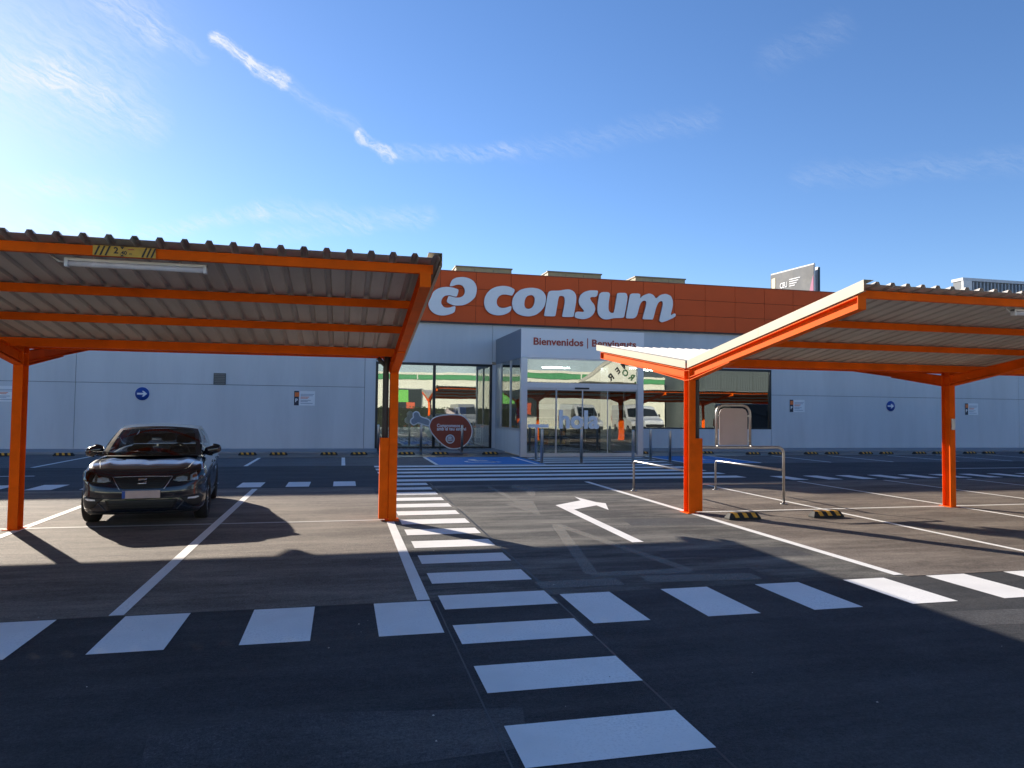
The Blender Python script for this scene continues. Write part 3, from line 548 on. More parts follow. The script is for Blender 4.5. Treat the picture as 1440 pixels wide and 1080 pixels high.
for x, z, lab in ((-13.0, 2.25, 'small white parking notice on the wall behind the leftmost carport post'), (-1.6, 2.24, 'small white parking notice on the wall left of the left shop window'), (22.45, 2.21, 'small white parking notice on the wall just right of the right shop window'), (33.2, 2.17, 'small white parking notice on the wall at the far right beyond the orange post')):
    s = thing('parking_notice', (x, FY, z), lab, 'notice', 'parking notices on the store wall')
    MB().box(x-.43, x+.43, FY-.014, FY-.002, z-.31, z+.31).build('notice_board', M_WHITE, s)
    MB().box(x-.43, x-.23, FY-.018, FY-.015, z-.31, z+.31).build('dark_strip', M_NAVY, s)
    MB().box(x-.40, x-.22, FY-.022, FY-.019, z+.06, z+.25).build('orange_emblem', M_SORANGE, s)
    text('lettering', 'P', .2, M_WHITE, s, (x-.385, FY-.021, z-.16), ext=.002, off=.008)
    for k, (q, w, mm) in enumerate(((.17, .55, M_GREYT), (.11, .5, M_GREYT), (.05, .35, M_SORANGE), (.0, .3, M_SORANGE), (-.09, .42, M_GREYT), (-.14, .3, M_GREYT), (-.22, .5, M_GREYT))):
        MB().box(x-.16, x-.16+w, FY-.0155, FY-.0145, z+q-.012, z+q+.012).build('text_line', mm, s)
vt = thing('wall_vent', (-5.03, FY, 3), 'square dark louvred vent in the grey wall above the black car', 'vent')
MB().box(-5.27, -4.79, FY-.03, FY-.002, 2.76, 3.24).build('vent_frame', mat('vent_dark', (.10, .10, .09), .6), vt)
for k in range(6): MB().box(-5.24, -4.82, FY-.05, FY-.031, 2.79+.073*k, 2.83+.073*k).build('slat', mat('vent_slat', (.20, .19, .17), .5), vt)

# ------------------------------------------------------------------ ham-shaped board
hb = thing('ham_display_board', (4.4, 30.4, 0), 'brown leg-of-ham shaped standing board with bone in front of the left shop window', 'display board')
M_HAM = mat('ham_brown_board', (.30, .050, .020), .55, var=.1, scale=2)
ham = chaikin(HAM_OUTLINES['ham'], 3); bone = chaikin(HAM_OUTLINES['bone'], 3)
def grow(p, d):
    cx = sum(a for a, b in p)/len(p); cy = sum(b for a, b in p)/len(p); o = []
    for i, (a, c) in enumerate(p):
        t = Vector((p[(i+1) % len(p)][0]-p[i-1][0], p[(i+1) % len(p)][1]-p[i-1][1])).normalized(); n = Vector((t.y, -t.x))
        o.append((a+n.x*d, c+n.y*d))
    return o
ar = sum(ham[i-1][0]*ham[i][1]-ham[i][0]*ham[i-1][1] for i in range(len(ham)))
sgn = 1 if ar > 0 else -1
ar2 = 1 if sum(bone[i-1][0]*bone[i][1]-bone[i][0]*bone[i-1][1] for i in range(len(bone))) > 0 else -1
MB().prism(grow(bone, .03*ar2), 'y', 30.43, 30.46).build('bone_edge', M_WHITE, hb); MB().prism(grow(bone, -.015*ar2), 'y', 30.415, 30.429).build('bone', mat('bone_grey', (.24, .27, .30), .6), hb)
MB().prism(grow(ham, .03*sgn), 'y', 30.39, 30.412).build('ham_edge', M_WHITE, hb); MB().prism(grow(ham, -.015*sgn), 'y', 30.374, 30.389).build('ham_face', M_HAM, hb)
text('lettering', 'Compromesos', .2, M_WHITE, hb, (3.94, 30.37, 1.07), ext=.002, off=.004, fit=1.0)
text('lettering', 'amb el teu estalvi', .2, M_WHITE, hb, (3.94, 30.37, .93), ext=.002, off=.004, fit=1.26)
c = MB(); c.lathe([(.155, 0), (.195, 0), (.195, .004), (.155, .004), (.155, 0)], (4.515, 30.366, .56), 'y', 36); c.build('round_seal_ring', M_WHITE, hb)
c = MB(); c.lathe([(0, 0), (.152, 0), (.152, .003), (0, .003)], (4.515, 30.369, .56), 'y', 30); c.build('round_seal', mat('seal_grey', (.38, .30, .30), .6), hb)
text('lettering', '50', .14, M_WHITE, hb, (4.43, 30.365, .57), ext=.002, off=.006); MB().box(4.41, 4.62, 30.362, 30.367, .50, .53).build('seal_bar', M_WHITE, hb); MB().box(4.44, 4.59, 30.362, 30.367, .44, .46).build('seal_bar', M_HAM, hb)
for x in (4.1, 4.9): b = MB(); b.box(x-.03, x+.03, 30.2, 30.75, .086, .11); b.box(x-.02, x+.02, 30.47, 30.5, .11, .6); b.build('foot', M_BLACKF, hb)

# ------------------------------------------------------------------ shopping trolleys inside the left window
M_WIRE = mat('zinc_wire', (.72, .74, .75), .45, metal=.3); M_TEAL = mat('trolley_green_plastic', (.03, .12, .10), .5)
def make_trolley(x, y):
    t = thing('shopping_trolley', (x, y, .012), 'wire shopping trolley nested in the row behind the left shop window', 'trolley', 'shopping trolleys nested inside the left window')
    def P(a, c, z): return (x+a, y+c, .012+z)
    b = MB()
    for k in range(7):
        u = k/6
        z = .50+.42*u; e = .20+.05*u
        b.tube([P(-.42, -e, z), P(.42, -e-.03, z+.02), P(.42, e+.03, z+.02), P(-.42, e, z)], .009, 4, closed=True)
    for k in range(7):
        a = -.42+.14*k
        for s in (-1, 1): b.tube([P(a, s*.20, .5), P(a, s*.255, .93)], .008, 4)
        b.tube([P(a, -.20, .5), P(a, .20, .5)], .008, 4)
    b.build('basket', M_WIRE, t)
    b = MB()
    for s in (-1, 1): b.tube([P(-.40, s*.18, .12), P(.45, s*.25, .14), P(.5, s*.25, .5), P(.48, s*.26, 1.0)], .013, 6); b.tube([P(.45, s*.25, .16), P(-.35, s*.19, .48)], .012, 6)
    b.build('frame', M_WIRE, t)
    b = MB(); b.tube([P(.50, -.28, 1.02), P(.50, .28, 1.02)], .02, 8); b.build('handle', M_SORANGE, t)
    b = MB(); b.box(x+.3, x+.42, y-.22, y+.22, .90, .98); b.build('child_flap', M_TEAL, t)
    for a, s in ((-.4, .18), (-.4, -.18), (.45, .25), (.45, -.25)):
        b = MB(); b.lathe([(0, -.015), (.06, -.015), (.06, .015), (0, .015)], P(a, s, .06), 'y', 12); b.build('wheel', M_RUBBER, t)
    return t
t0 = make_trolley(1.95, 33.0)
for r, n, y in ((0, 13, 33.0), (1, 12, 33.75)):
    for k in range(n):
        if r == 0 and k == 0: continue
        c = copy_tree(t0); c.location = (1.95+.33*k+.1*r, y, .012)
iu = thing('information_totem', (5.2, 33.4, 0), 'blue information panel standing among the trolleys behind the left window', 'panel')
MB().box(5.15, 5.75, 33.6, 33.66, 1.1, 1.95).build('panel_face', M_BLUE, iu); MB().box(5.42, 5.48, 33.6, 33.66, .012, 1.1).build('panel_post', M_ALU, iu); text('lettering', 'i', .5, M_WHITE, iu, (5.4, 33.59, 1.35), ext=.003, off=.01)
# ------------------------------------------------------------------ carports
ZV, SL = 2.69, .15; YV = 11.8; HALF = 4.52        # valley height, slope, valley line, wing length
def zs(y): return ZV+SL*abs(y-YV)
def make_carport(name, xa, xb, posts, verge_left, verge_right, guards, label, infill=False):
    cp = thing(name, (posts[0], YV, 0), label, 'carport', 'orange carports in the car park')
    # roof sheets: trapezoid profile, ridges every 0.219 m
    P = .219; prof = [(0, 0), (.140, 0), (.158, .036), (.201, .036), (.219, 0)]
    per = 5; n = int(round((xb-xa)/(P*per)))
    for wing in (-1, 1):
        ya, yb = YV+wing*.05, YV+wing*(HALF+(.18 if wing > 0 else 0))
        x = xa
        proto = None
        for i in range(n):
            if proto is None:
                b = MB(); pr_ = []
                for k in range(per): pr_ += [(xa+k*P+u, h) for u, h in (prof if k == per-1 else prof[:-1])]
                ny = 1; vs = []
                for y in (ya, yb):
                    for lay in (0, .003):
                        vs += [(px, y, zs(y)+h+lay) for px, h in pr_]
                m = len(pr_); fs = []
                for k in range(m-1):
                    fs += [(k, k+1, 2*m+k+1, 2*m+k), (m+k, m+k+1, 3*m+k+1, 3*m+k), (k, k+1, m+k+1, m+k), (2*m+k, 2*m+k+1, 3*m+k+1, 3*m+k)]
                b.add(vs, fs); proto = b.build('roof_sheet', M_ROOFS, cp)
            else:
                c = proto.copy(); COL.objects.link(c); c.parent = cp; c.location.x = i*P*per
    xe = xa+n*P*per
    # purlins
    for y in (7.48, 8.77, 9.97, 11.30, 12.40, 13.65, 14.90, 16.18):
        z = zs(y)-.004; MB().box(xa+.05, xe-.05, y-.028, y+.028, z-(.128 if 11 < y < 11.5 else .10), z-.006).build('purlin', M_STEEL, cp)
    # rafters, haunches, posts
    for i, px in enumerate(posts):
        w = .058
        for wing in (-1, 1):
            y0, y1 = YV+wing*.10, YV+wing*(4.40 if wing < 0 else 4.45)
            def zt(y): return zs(y)-.106
            b = MB()
            for dz0, dz1, hw in ((0, -.014, w), (-.014, -.150, .006), (-.150, -.164, w)):
                vs = [(px+sx_*hw, y, zt(y)+d) for y in (y0, y1) for d in (dz1, dz0) for sx_ in (-1, 1)]
                b.add(vs, [(0, 1, 3, 2), (4, 5, 7, 6), (0, 1, 5, 4), (2, 3, 7, 6), (0, 2, 6, 4), (1, 3, 7, 5)])
            b.box(px-w, px+w, min(y1, y1+wing*.012), max(y1, y1+wing*.012), zt(y1)-.164, zt(y1))
            b.build('rafter', M_STEEL, cp)
            b = MB(); ya_, yb_ = YV+wing*.10, YV+wing*1.45
            tri = [(ya_, zt(ya_)-.166), (yb_, zt(yb_)-.166), (ya_, 2.40)]
            b.prism(tri, 'x', px-.006, px+.006)
            vs = [(px+s*w, y, z) for (y, z) in ((ya_, 2.40), (yb_, zt(yb_)-.168), (yb_, zt(yb_)-.182), (ya_, 2.386)) for s in (-1, 1)]
            b.add(vs, [(0, 1, 3, 2), (2, 3, 5, 4), (4, 5, 7, 6), (6, 7, 1, 0), (0, 2, 4, 6), (1, 3, 5, 7)])
            b.build('haunch', M_STEEL, cp)
        b = MB(); b.box(px-.065, px+.065, YV-.10, YV-.088, .012, ZV-.03); b.box(px-.065, px+.065, YV+.088, YV+.10, .012, ZV-.03); b.box(px-.004, px+.004, YV-.088, YV+.088, .012, ZV-.03)
        b.box(px-.0645, px+.0645, YV-.0875, YV+.0875, 2.385, 2.397); b.box(px-.0645, px+.0645, YV-.0875, YV+.0875, 2.56, 2.572)
        b.build('post', M_STEEL, cp, bevel=.002)
        b = MB(); b.box(px-.11, px+.11, YV-.15, YV+.15, .002, .012); b.build('base_plate', M_STEEL, cp)
        gx = guards.get(i)
        if gx:
            a, c = (px+gx*.067, px+gx*.215); a, c = min(a, c), max(a, c)
            MB().box(a, c, YV-.08, YV+.09, .03, 1.34).build('pipe_guard', M_STEEL, cp, bevel=.006)
            b = MB(); mx_ = px+gx*.135; b.tube([(mx_, YV, 1.2), (mx_, YV, 2.45), (mx_-gx*.02, YV, 2.66)], .05, 14); b.build('downpipe', M_PIPE, cp)
            b = MB(); b.tube([(mx_, YV, 2.50), (mx_+gx*.13, YV+.02, 2.64)], .035, 10); b.build('pipe_elbow', M_PIPE, cp)
    # valley gutter and verge trims
    b = MB(); b.box(xa, xe, YV-.045, YV+.09, ZV-.026, ZV-.022); b.box(xa, xe, YV-.049, YV-.045, ZV-.026, ZV+.0405); b.box(xa, xe, YV+.09, YV+.094, ZV-.026, ZV-.004); b.build('gutter', M_STEEL, cp)
    for on, x, s in ((verge_left, xa, -1), (verge_right, xe, 1)):
        if not on: continue
        for wing in (-1, 1):
            for (q0, q1) in ((.03, 2.3), (2.305, 4.53)) if wing < 0 else ((.03, 2.9), (2.905, 4.71)):
                y0, y1 = YV+wing*q0, YV+wing*q1
                def quad(x0, x1, d0, d1):
                    vs = [(xx, y, zs(y)+d) for y in (y0, y1) for d in (d0, d1) for xx in (x0, x1)]
                    return (vs, [(0, 1, 3, 2), (4, 5, 7, 6), (0, 1, 5, 4), (2, 3, 7, 6), (0, 2, 6, 4), (1, 3, 7, 5)])
                b = MB(); xo = x+s*.02
                b.add(*quad(min(xo, xo+s*.003), max(xo, xo+s*.003), -.085, .048)); b.add(*quad(min(xo, xo-s*.14), max(xo, xo-s*.14), .0485, .052)); b.add(*quad(min(xo, xo-s*.03), max(xo, xo-s*.03), -.088, -.085))
                b.build('verge_trim', M_VERGE, cp)
    if infill:
        MB().prism([(YV+.1, ZV+.06), (16.4, zs(16.4)+.06), (7.5, zs(7.5)+.06), (YV-.1, ZV+.06)], 'x', xe-.03, xe-.026).build('shadow_panel', M_VERGE, cp)  # unseen panel added across the valley end to straighten the cast shadow's edge
    return cp
cpl = make_carport('carport', .95-15*1.095, .95, [.815, -4.60, -9.9, -15.2], False, True, {0: -1, 1: 0, 2: 1}, 'orange steel carport on the left covering the bay beside the black car', infill=True)
cpr = make_carport('carport', 6.07, 6.07+30*1.095, [6.12, 11.76, 17.2, 22.7, 28.1, 33.5], True, False, {0: 1, 2: 1}, 'orange steel carport on the right with cream verge, standing over empty bays')
MB().box(11.72, 11.80, YV-.125, YV-.101, 1.52, 1.74).build('switch_box', M_ALU, cpr, bevel=.004)

def batten(x0, x1, y, z, label):
    l = thing('batten_light', (x0, y, z), label, 'strip light', 'strip lights under the carports')
    MB().box(x0, x1, y-.03, y+.03, z+.03, z+.055).build('light_tray', mat('light_tray_white', (.75, .75, .75), .4), l)
    b = MB(); b.tube([(x0+.02, y, z+.005), (x1-.02, y, z+.005)], .028, 12); b.build('diffuser', mat('opal_diffuser', (.72, .70, .74), .25, coat=.5), l)
    for x in (x0, x1-.03): MB().box(x, x+.03, y-.034, y+.034, z-.028, z+.056).build('end_cap', mat('end_cap', (.7, .7, .7), .45), l)
    b = MB(); b.tube([(x0-.13, y, z+.085), (x0-.10, y, z+.05), (x0-.05, y, z+.02), (x0, y, z+.02)], .009, 6); b.build('cable', mat('white_cable', (.6, .6, .6), .5), l)
    for x in (x0+.25, x1-.25): MB().box(x-.01, x+.01, y-.01, y+.01, z+.055, z+.10).build('hanger', mat('hanger', (.5, .5, .5), .5), l)
batten(-2.62, -1.35, 7.60, 3.165, 'white strip light hanging under the front purlin of the left carport')
batten(8.62, 9.9, 7.60, 3.165, 'white strip light under the front purlin of the right carport, at the right edge')
batten(20.3, 21.6, 7.56, 3.205, 'white strip light under the right carport, seen only mirrored in the shop window')
batten(26.2, 27.5, 7.56, 3.205, 'white strip light under the far end of the right carport, mirrored in the shop window')
batten(-8.2, -6.95, 7.56, 3.205, 'white strip light under the left carport beyond the left edge')
hs_ = thing('height_limit_sign', (-2.34, 7.43, 3.23), 'yellow and black striped height limit sign 2.40 on the left carport front beam', 'height sign')
M_SY = mat('sign_yellow_worn', (.62, .36, .035), .5, var=.12, scale=9, dirt=(.3, .2, .1), dscale=6, damt=.4); M_BLK = mat('print_black', (.015, .013, .012), .5)
zt_ = 3.232; MB().box(-2.335, -1.785, 7.434, 7.438, zt_, zt_+.098).build('sign_plate', M_SY, hs_)
for x in (-2.31, -2.265, -2.22, -1.90, -1.86, -1.82):
    MB().prism([(x-.012, zt_+.003), (x+.004, zt_+.003), (x+.040, zt_+.095), (x+.024, zt_+.095)], 'y', 7.431, 7.4335).build('black_stripe', M_BLK, hs_)
text('lettering', '2', .085, M_BLK, hs_, (-2.155, 7.432, zt_+.028), ext=.001, off=.002); text('lettering', '.40', .05, M_BLK, hs_, (-2.10, 7.432, zt_+.02), ext=.001, off=.0012); text('lettering', 'm', .035, M_BLK, hs_, (-2.02, 7.432, zt_+.02), ext=.001)
MB().prism([(-2.10, zt_+.096), (-2.06, zt_+.096), (-2.08, zt_+.070)], 'y', 7.431, 7.4335).build('black_wedge', M_BLK, hs_); MB().prism([(-2.10, zt_+.002), (-2.06, zt_+.002), (-2.08, zt_+.018)], 'y', 7.431, 7.4335).build('black_wedge', M_BLK, hs_)
MB().box(-2.03, -1.975, 7.431, 7.4335, zt_+.068, zt_+.076).build('print_bar', mat('print_red', (.4, .05, .03), .5), hs_)

# ------------------------------------------------------------------ wheel stops
def make_stop(x, y, w, label, grp):
    t = thing('wheel_stop', (x, y, 0), label, 'wheel stop', grp)
    h, d = .11, .085
    def ring(z, ex, ey): return [(x-w/2+ex, y-d+ey, z), (x+w/2-ex, y-d+ey, z), (x+w/2-ex, y+d-ey, z), (x-w/2+ex, y+d-ey, z)]
    b = MB(); vs = ring(.002, 0, 0)+ring(.03, .0, .0)+ring(h, .05, .045); b.add(vs, [(0, 1, 2, 3), (0, 1, 5, 4), (1, 2, 6, 5), (2, 3, 7, 6), (3, 0, 4, 7), (4, 5, 9, 8), (5, 6, 10, 9), (6, 7, 11, 10), (7, 4, 8, 11), (8, 9, 10, 11)])
    b.build('rubber_body', M_RUBBER, t, bevel=.006)
    for k in range(3):
        a = x-w/2+.09+k*(w-.10)/3; sw = w*.13
        b = MB(); 
        # a skewed yellow strip over front slope and top, and one on the back slope
        e = .0035
        p = [(a+.03, y-d-e+.002, .036), (a+.03+sw, y-d-e+.002, .036), (a+sw, y-d+.045-e, h+e*.6), (a, y-d+.045-e, h+e*.6), (a-.02, y+d-.045+e, h+e*.6), (a-.02+sw, y+d-.045+e, h+e*.6), (a-.03, y+d+e, .036), (a-.03+sw, y+d+e, .036)]
        b.add(p, [(0, 1, 2, 3), (3, 2, 5, 4), (4, 5, 7, 6)]); b.build('yellow_stripe', M_YELLOW, t)
    return t
s0 = make_stop(6.67, 10.95, .60, 'black and yellow wheel stop beside the foot of the right carport post', 'wheel stops in the right bays')
s1 = copy_tree(s0); s1.location = (8.28, 10.92, 0); s1['label'] = 'black and yellow wheel stop right of the trolley rail, on the parking line'
sb = make_stop(-11.6, 28.6, .66, '', '')
XS = [-11.6, -9.7, -8.3, -6.7, -5.5, -3.47, -2.35, -.48, .66, 2.52, 3.86, 5.92, 12.55, 15.65, 17.5, 18.6, 20.4, 21.47, 23.25, 24.35, 26.15, 27.25, 29.0, 30.1]
ORD = ['leftmost', 'second', 'third', 'fourth', 'fifth', 'sixth', 'seventh', 'eighth', 'ninth']
WH = {-11.6: 'at the left edge by the first notice', -9.7: 'left of the black car under the panel joint', -8.3: 'behind the left mirror of the black car', -6.7: 'hidden behind the windscreen of the black car', -5.5: 'hidden behind the roof of the black car', -3.47: 'just right of the black car', -2.35: 'below the left half of the parking notice', -.48: 'right of the parking notice, left of the bay line', .66: 'left of the bollard at the left window edge', 2.52: 'at the left window beside the blue bay', 3.86: 'below the bone of the ham board', 5.92: 'in the left blue bay beside the lobby wall', 12.55: 'in the right blue bay hard against the lobby', 15.65: 'seen through the trolley rail', 17.5: 'below the right end of the right window', 18.6: 'behind the upright corner of the trolley rail', 20.4: 'below the right window corner', 21.47: 'below and left of the notice beside the right window', 23.25: 'below and right of the notice beside the right window', 24.35: 'left of the round arrow sign at right', 26.15: 'under the right arrow sign, left of its pair', 27.25: 'under the right arrow sign, right of its pair', 29.0: 'left of the second right-carport post', 30.1: 'right of the second right-carport post'}
for i, x in enumerate(XS):
    s = sb if i == 0 else copy_tree(sb); yy = 28.62 if x < 16 else 27.9
    s.location = (x, yy, 0); s['label'] = 'striped wheel stop by the wall, '+WH[x]; s['group'] = 'wheel stops along the store wall'
for x in (32.3, 33.4):
    s = copy_tree(sb); s.location = (x, 27.9, 0); s['group'] = 'wheel stops along the store wall'; s['label'] = 'striped wheel stop by the wall at the right edge, '+('left' if x < 33 else 'right')+' one of its pair'

# ------------------------------------------------------------------ bollards
for x, y, lab in ((1.42, 29.2, 'thin steel bollard at the left corner of the left shop window'), (3.14, 29.2, 'thin steel bollard in front of the bone of the ham board'), (4.82, 29.1, 'thin steel bollard in front of the brown ham board'), (6.98, 25.4, 'steel bollard nearest the left jamb of the entrance'), (6.72, 23.7, 'steel bollard second from the left at the entrance, on the crossing'),
                (8.12, 23.6, 'steel bollard in the middle of the entrance doors'), (9.75, 22.9, 'steel bollard before the right door leaf, behind the trolley rail'), (11.35, 25.0, 'steel bollard just right of the entrance, left of a pair'), (11.35, 23.35, 'steel bollard right of the entrance, right of a pair near the orange post')):
    t = thing('bollard', (x, y, 0), lab, 'bollard', 'steel bollards along the shopfront')
    b = MB(); b.lathe([(0, .0), (.05, .0), (.05, 1.15), (.044, 1.18), (0, 1.19)], (x, y, .004), 'z', 18); b.build('tube', M_STAIN, t)
    b = MB(); b.lathe([(0, 0), (.09, 0), (.09, .012), (.05, .014)], (x, y, .004), 'z', 20); b.build('base_flange', M_STAIN, t)

# ------------------------------------------------------------------ trolley rails with a sign hoop
rl = thing('trolley_rail', (7.5, 13.8, 0), 'stainless tube rails with a hooped grey sign panel between the first two right carport posts', 'rail')
def bend(p, r=.1, n=5):
    p = [Vector(q) for q in p]; o = [p[0]]
    for a, b_, c in zip(p, p[1:], p[2:]):
        u = (a-b_).normalized(); v = (c-b_).normalized()
        for k in range(n+1):
            t = k/n; o.append((b_+u*r)*(1-t)**2+b_*2*t*(1-t)+(b_+v*r)*t*t)
    return o+[p[-1]]
b = MB(); b.tube(bend([(6.62, 12.62, .02), (6.62, 12.62, 1.13), (8.60, 12.62, 1.13), (8.60, 12.62, .02)], .14), .027, 12); b.build('end_frame', M_STAIN, rl)
b = MB(); b.tube([(6.64, 12.62, .42), (8.58, 12.62, .42)], .014, 8); b.build('cross_bar', M_STAIN, rl)
for x in (6.50, 8.56):
    b = MB(); b.tube(bend([(x, 15.22, .02), (x, 15.22, .68), (x, 12.65, .68)], .10), .024, 12); b.build('side_rail', M_STAIN, rl)
b = MB(); b.tube(bend([(7.19, 12.75, 1.13), (7.19, 12.75, 1.96), (7.93, 12.75, 1.96), (7.93, 12.75, 1.13)], .20, 7), .027, 12)
for x in (7.19, 7.93): b.tube([(x, 12.75, 1.16), (x, 12.62, 1.13)], .02, 8)
b.build('sign_hoop', M_STAIN, rl)
pn = [(7.25, 1.17), (7.87, 1.17), (7.87, 1.80), (7.83, 1.87), (7.76, 1.90), (7.36, 1.90), (7.29, 1.87), (7.25, 1.80)]
MB().prism(pn, 'y', 12.745, 12.757).build('sign_panel', mat('blank_panel_back', (.50, .43, .43), .5, metal=.0, var=.06, scale=3), rl)
for x in (7.235, 7.885):
    for z in (1.25, 1.75): MB().box(x-.02, x+.02, 12.735, 12.744, z-.012, z+.012).build('clip', M_STAIN, rl)
for x, y in ((6.62, 12.62), (8.60, 12.62), (6.50, 15.22), (8.56, 15.22)): b = MB(); b.lathe([(0, 0), (.07, 0), (.07, .01), (.027, .012)], (x, y, .004), 'z', 20); b.build('base_flange', M_STAIN, rl)

# ------------------------------------------------------------------ roadside billboard behind the store
bl = thing('roadside_billboard', (32, 46, 0), 'angled advertising billboard with a pink wedge rising behind the supermarket roof', 'billboard')
def bquad(nm, p, q, z0, z1, m, off=0.0, th=.12):
    p, q = Vector(p), Vector(q); d = (q-p).normalized(); n = Vector((d.y, -d.x))
    if n.x > 0: n = -n
    a = [p+n*off, q+n*off, q+n*(off-th), p+n*(off-th)]
    return MB().prism([(v.x, v.y) for v in a], 'z', z0, z1).build(nm, m, bl)
PA, PB = (31.5, 47.8), (32.0, 43.4)
M_BB = mat('billboard_print_grey', (.13, .135, .14), .7, var=.35, scale=.9, dirt=(.24, .23, .21), dscale=.7, damt=.9)
bquad('print_face', PA, PB, 8.9, 12.32, M_BB, 0, .02); bquad('panel_frame', PA, PB, 8.8, 12.42, mat('billboard_frame', (.6, .6, .6), .5), -.03)
d = Vector((PB[0]-PA[0], PB[1]-PA[1])); nrm = Vector((d.y, -d.x)).normalized(); nrm = -nrm if nrm.x > 0 else nrm
def bp_(u, z, o=.015): return (PA[0]+d.x*u+nrm.x*o, PA[1]+d.y*u+nrm.y*o, z)
b = MB(); b.add([bp_(.80, 8.9), bp_(1, 8.9), bp_(1, 11.6), bp_(.97, 11.3)], [(0, 1, 2, 3)]); b.build('pink_wedge', mat('billboard_pink', (.42, .10, .22), .6), bl)
b = MB(); b.add([bp_(.03, 12.0), bp_(.12, 12.05), bp_(.12, 11.3), bp_(.085, 10.95), bp_(.03, 11.2)], [(0, 1, 2, 3, 4)]); b.build('shield_emblem', mat('billboard_cream', (.75, .66, .42), .6), bl)
def onb(nm, body, u, z, w, size):
    ang = math.atan2(d.y, d.x); o = text(nm, body, size, M_WHITE, bl, (0, 0, 0), ext=.002, off=.01, fit=w)
    o['_o'] = (0, 0, 0); p = bp_(u, z, .03); oo = bl['_o']; o.location = (p[0]-oo[0], p[1]-oo[1], p[2]-oo[2]); o.rotation_euler = (pi/2, 0, ang)
onb('lettering', 'CEU', .24, 11.15, .75, .55); 
for k in range(4): b = MB(); z = 11.62-.16*k; b.add([bp_(.46, z, .02), bp_(.46+.25-.04*k, z, .02), bp_(.46+.25-.04*k, z+.06, .02), bp_(.46, z+.06, .02)], [(0, 1, 2, 3)]); b.build('print_line', M_WHITE, bl)
bquad('rear_panel', (32.12, 43.55), (32.85, 44.9), 8.9, 12.15, mat('billboard_back', (.03, .05, .06), .7), -.3)
MB().box(32.50, 32.62, 43.6, 43.9, 8.9, 12.22).build('edge_post', M_ALU, bl)
b = MB(); b.tube([(32.2, 45.9, 0), (32.2, 45.9, 9.0)], .3, 16); b.build('mast', mat('mast_grey', (.3, .3, .3), .5), bl)
# ------------------------------------------------------------------ the parked car
M_PAINT = mat('car_paint_black_blue', (.009, .013, .024), .20, metal=0.0, var=.03, coat=.85, spec=.5)
M_TRIM = mat('car_black_plastic', (.012, .012, .013), .5, var=.1, scale=20); M_CHR = mat('car_chrome', (.7, .7, .72), .12, metal=1.0, var=.02)
M_TYRE = mat('tyre_rubber', (.014, .014, .015), .8, var=.1); M_RIM = mat('alloy_rim', (.32, .33, .35), .3, metal=.9)
M_CGL = glass('car_glass', .07, (.62, .66, .64)); M_LENS = glass('lamp_lens', .07, (.85, .88, .9)); M_REFL = mat('lamp_reflector', (.86, .86, .88), .25, metal=.1, var=.3, scale=26)
M_CINT = mat('car_interior', (.035, .033, .032), .7); M_AMB = mat('lamp_amber', (.55, .16, .05), .3)
def lerp(a, b, t): return a+(b-a)*t
def table(tab, x):
    if x <= tab[0][0]: return tab[0][1]
    for (a, u), (c, v) in zip(tab, tab[1:]):
        if x <= c:
            t = (x-a)/(c-a); t = t*t*(3-2*t)*.5+t*.5; return u+(v-u)*t
    return tab[-1][1]
LEN, HW = 4.28, .905
def outline(n=96):
    """half plan outline from front centre to rear centre: list of (x, y, nx, ny)"""
    pts = []
    nf = 22
    for i in range(nf+1):
        a = (i/nf)*pi/2; e = 2/3.3
        pts.append((HW*.985*max(0, sin(a))**e, .78*(1-max(0, cos(a))**e)))
    for i in range(1, 36): pts.append((HW*(1-.015*(1-i/36)**2), .78+(3.62-.78)*i/36))
    for i in range(nf+1):
        a = (1-i/nf)*pi/2; e = 2/3.8
        pts.append((HW*max(0, sin(a))**e, LEN-.66*(1-max(0, cos(a))**e)))
    o = []
    for i, p in enumerate(pts):
        a, c = pts[max(0, i-1)], pts[min(len(pts)-1, i+1)]
        t = Vector((c[0]-a[0], c[1]-a[1])).normalized(); n = (t.y, -t.x)
        if i == 0: n = (0, -1)
        if i == len(pts)-1: n = (0, 1)
        o.append((p[0], p[1], n[0], n[1]))
    return o
SH = [(0, .735), (.12, .765), (.35, .83), (.75, .875), (1.3, .925), (2.4, .945), (3.5, .99), (4.0, .98), (4.28, .93)]   # shoulder height along the car
ZC = [(0, .735), (.14, .738), (.17, .760), (.22, .787), (.32, .828), (.45, .875), (.85, .955), (1.2, 1.0), (2.0, 1.02), (3.6, 1.03), (4.1, 1.02), (4.28, .96)]
ZB = [(0, .20), (.3, .17), (1, .17), (3.5, .19), (4.28, .26)]
def hood_c(y):
    if y < .14: return .735
    if y < 1.2: return .735+.172*(y-.14)+.086*(1-math.exp(-(y-.14)/.12))
    return max(table(ZC, y), 1.003) if y < 3.6 else table(ZC, y)
def hood_s(y): return .735+.20*(1-math.exp(-y/.42)) if y < 1.3 else table(SH, y)
def side_inset(t, ny, y):
    side = table([(0, .085), (.10, .030), (.22, .012), (.42, .002), (.60, .012), (.72, .0), (.80, .006), (.92, .035), (1, .085)], t)
    front = table([(0, .10), (.07, .025), (.16, .01), (.30, .0), (.42, .008), (.55, .0), (.66, .012), (.80, .045), (.92, .09), (1, .14)], t)
    rear = table([(0, .10), (.15, .02), (.5, .0), (.75, .05), (1, .16)], t)
    w = max(0, -ny)**1.5; w2 = max(0, ny)**1.5
    return side*(1-w-w2)+front*w+rear*w2
OL = outline()
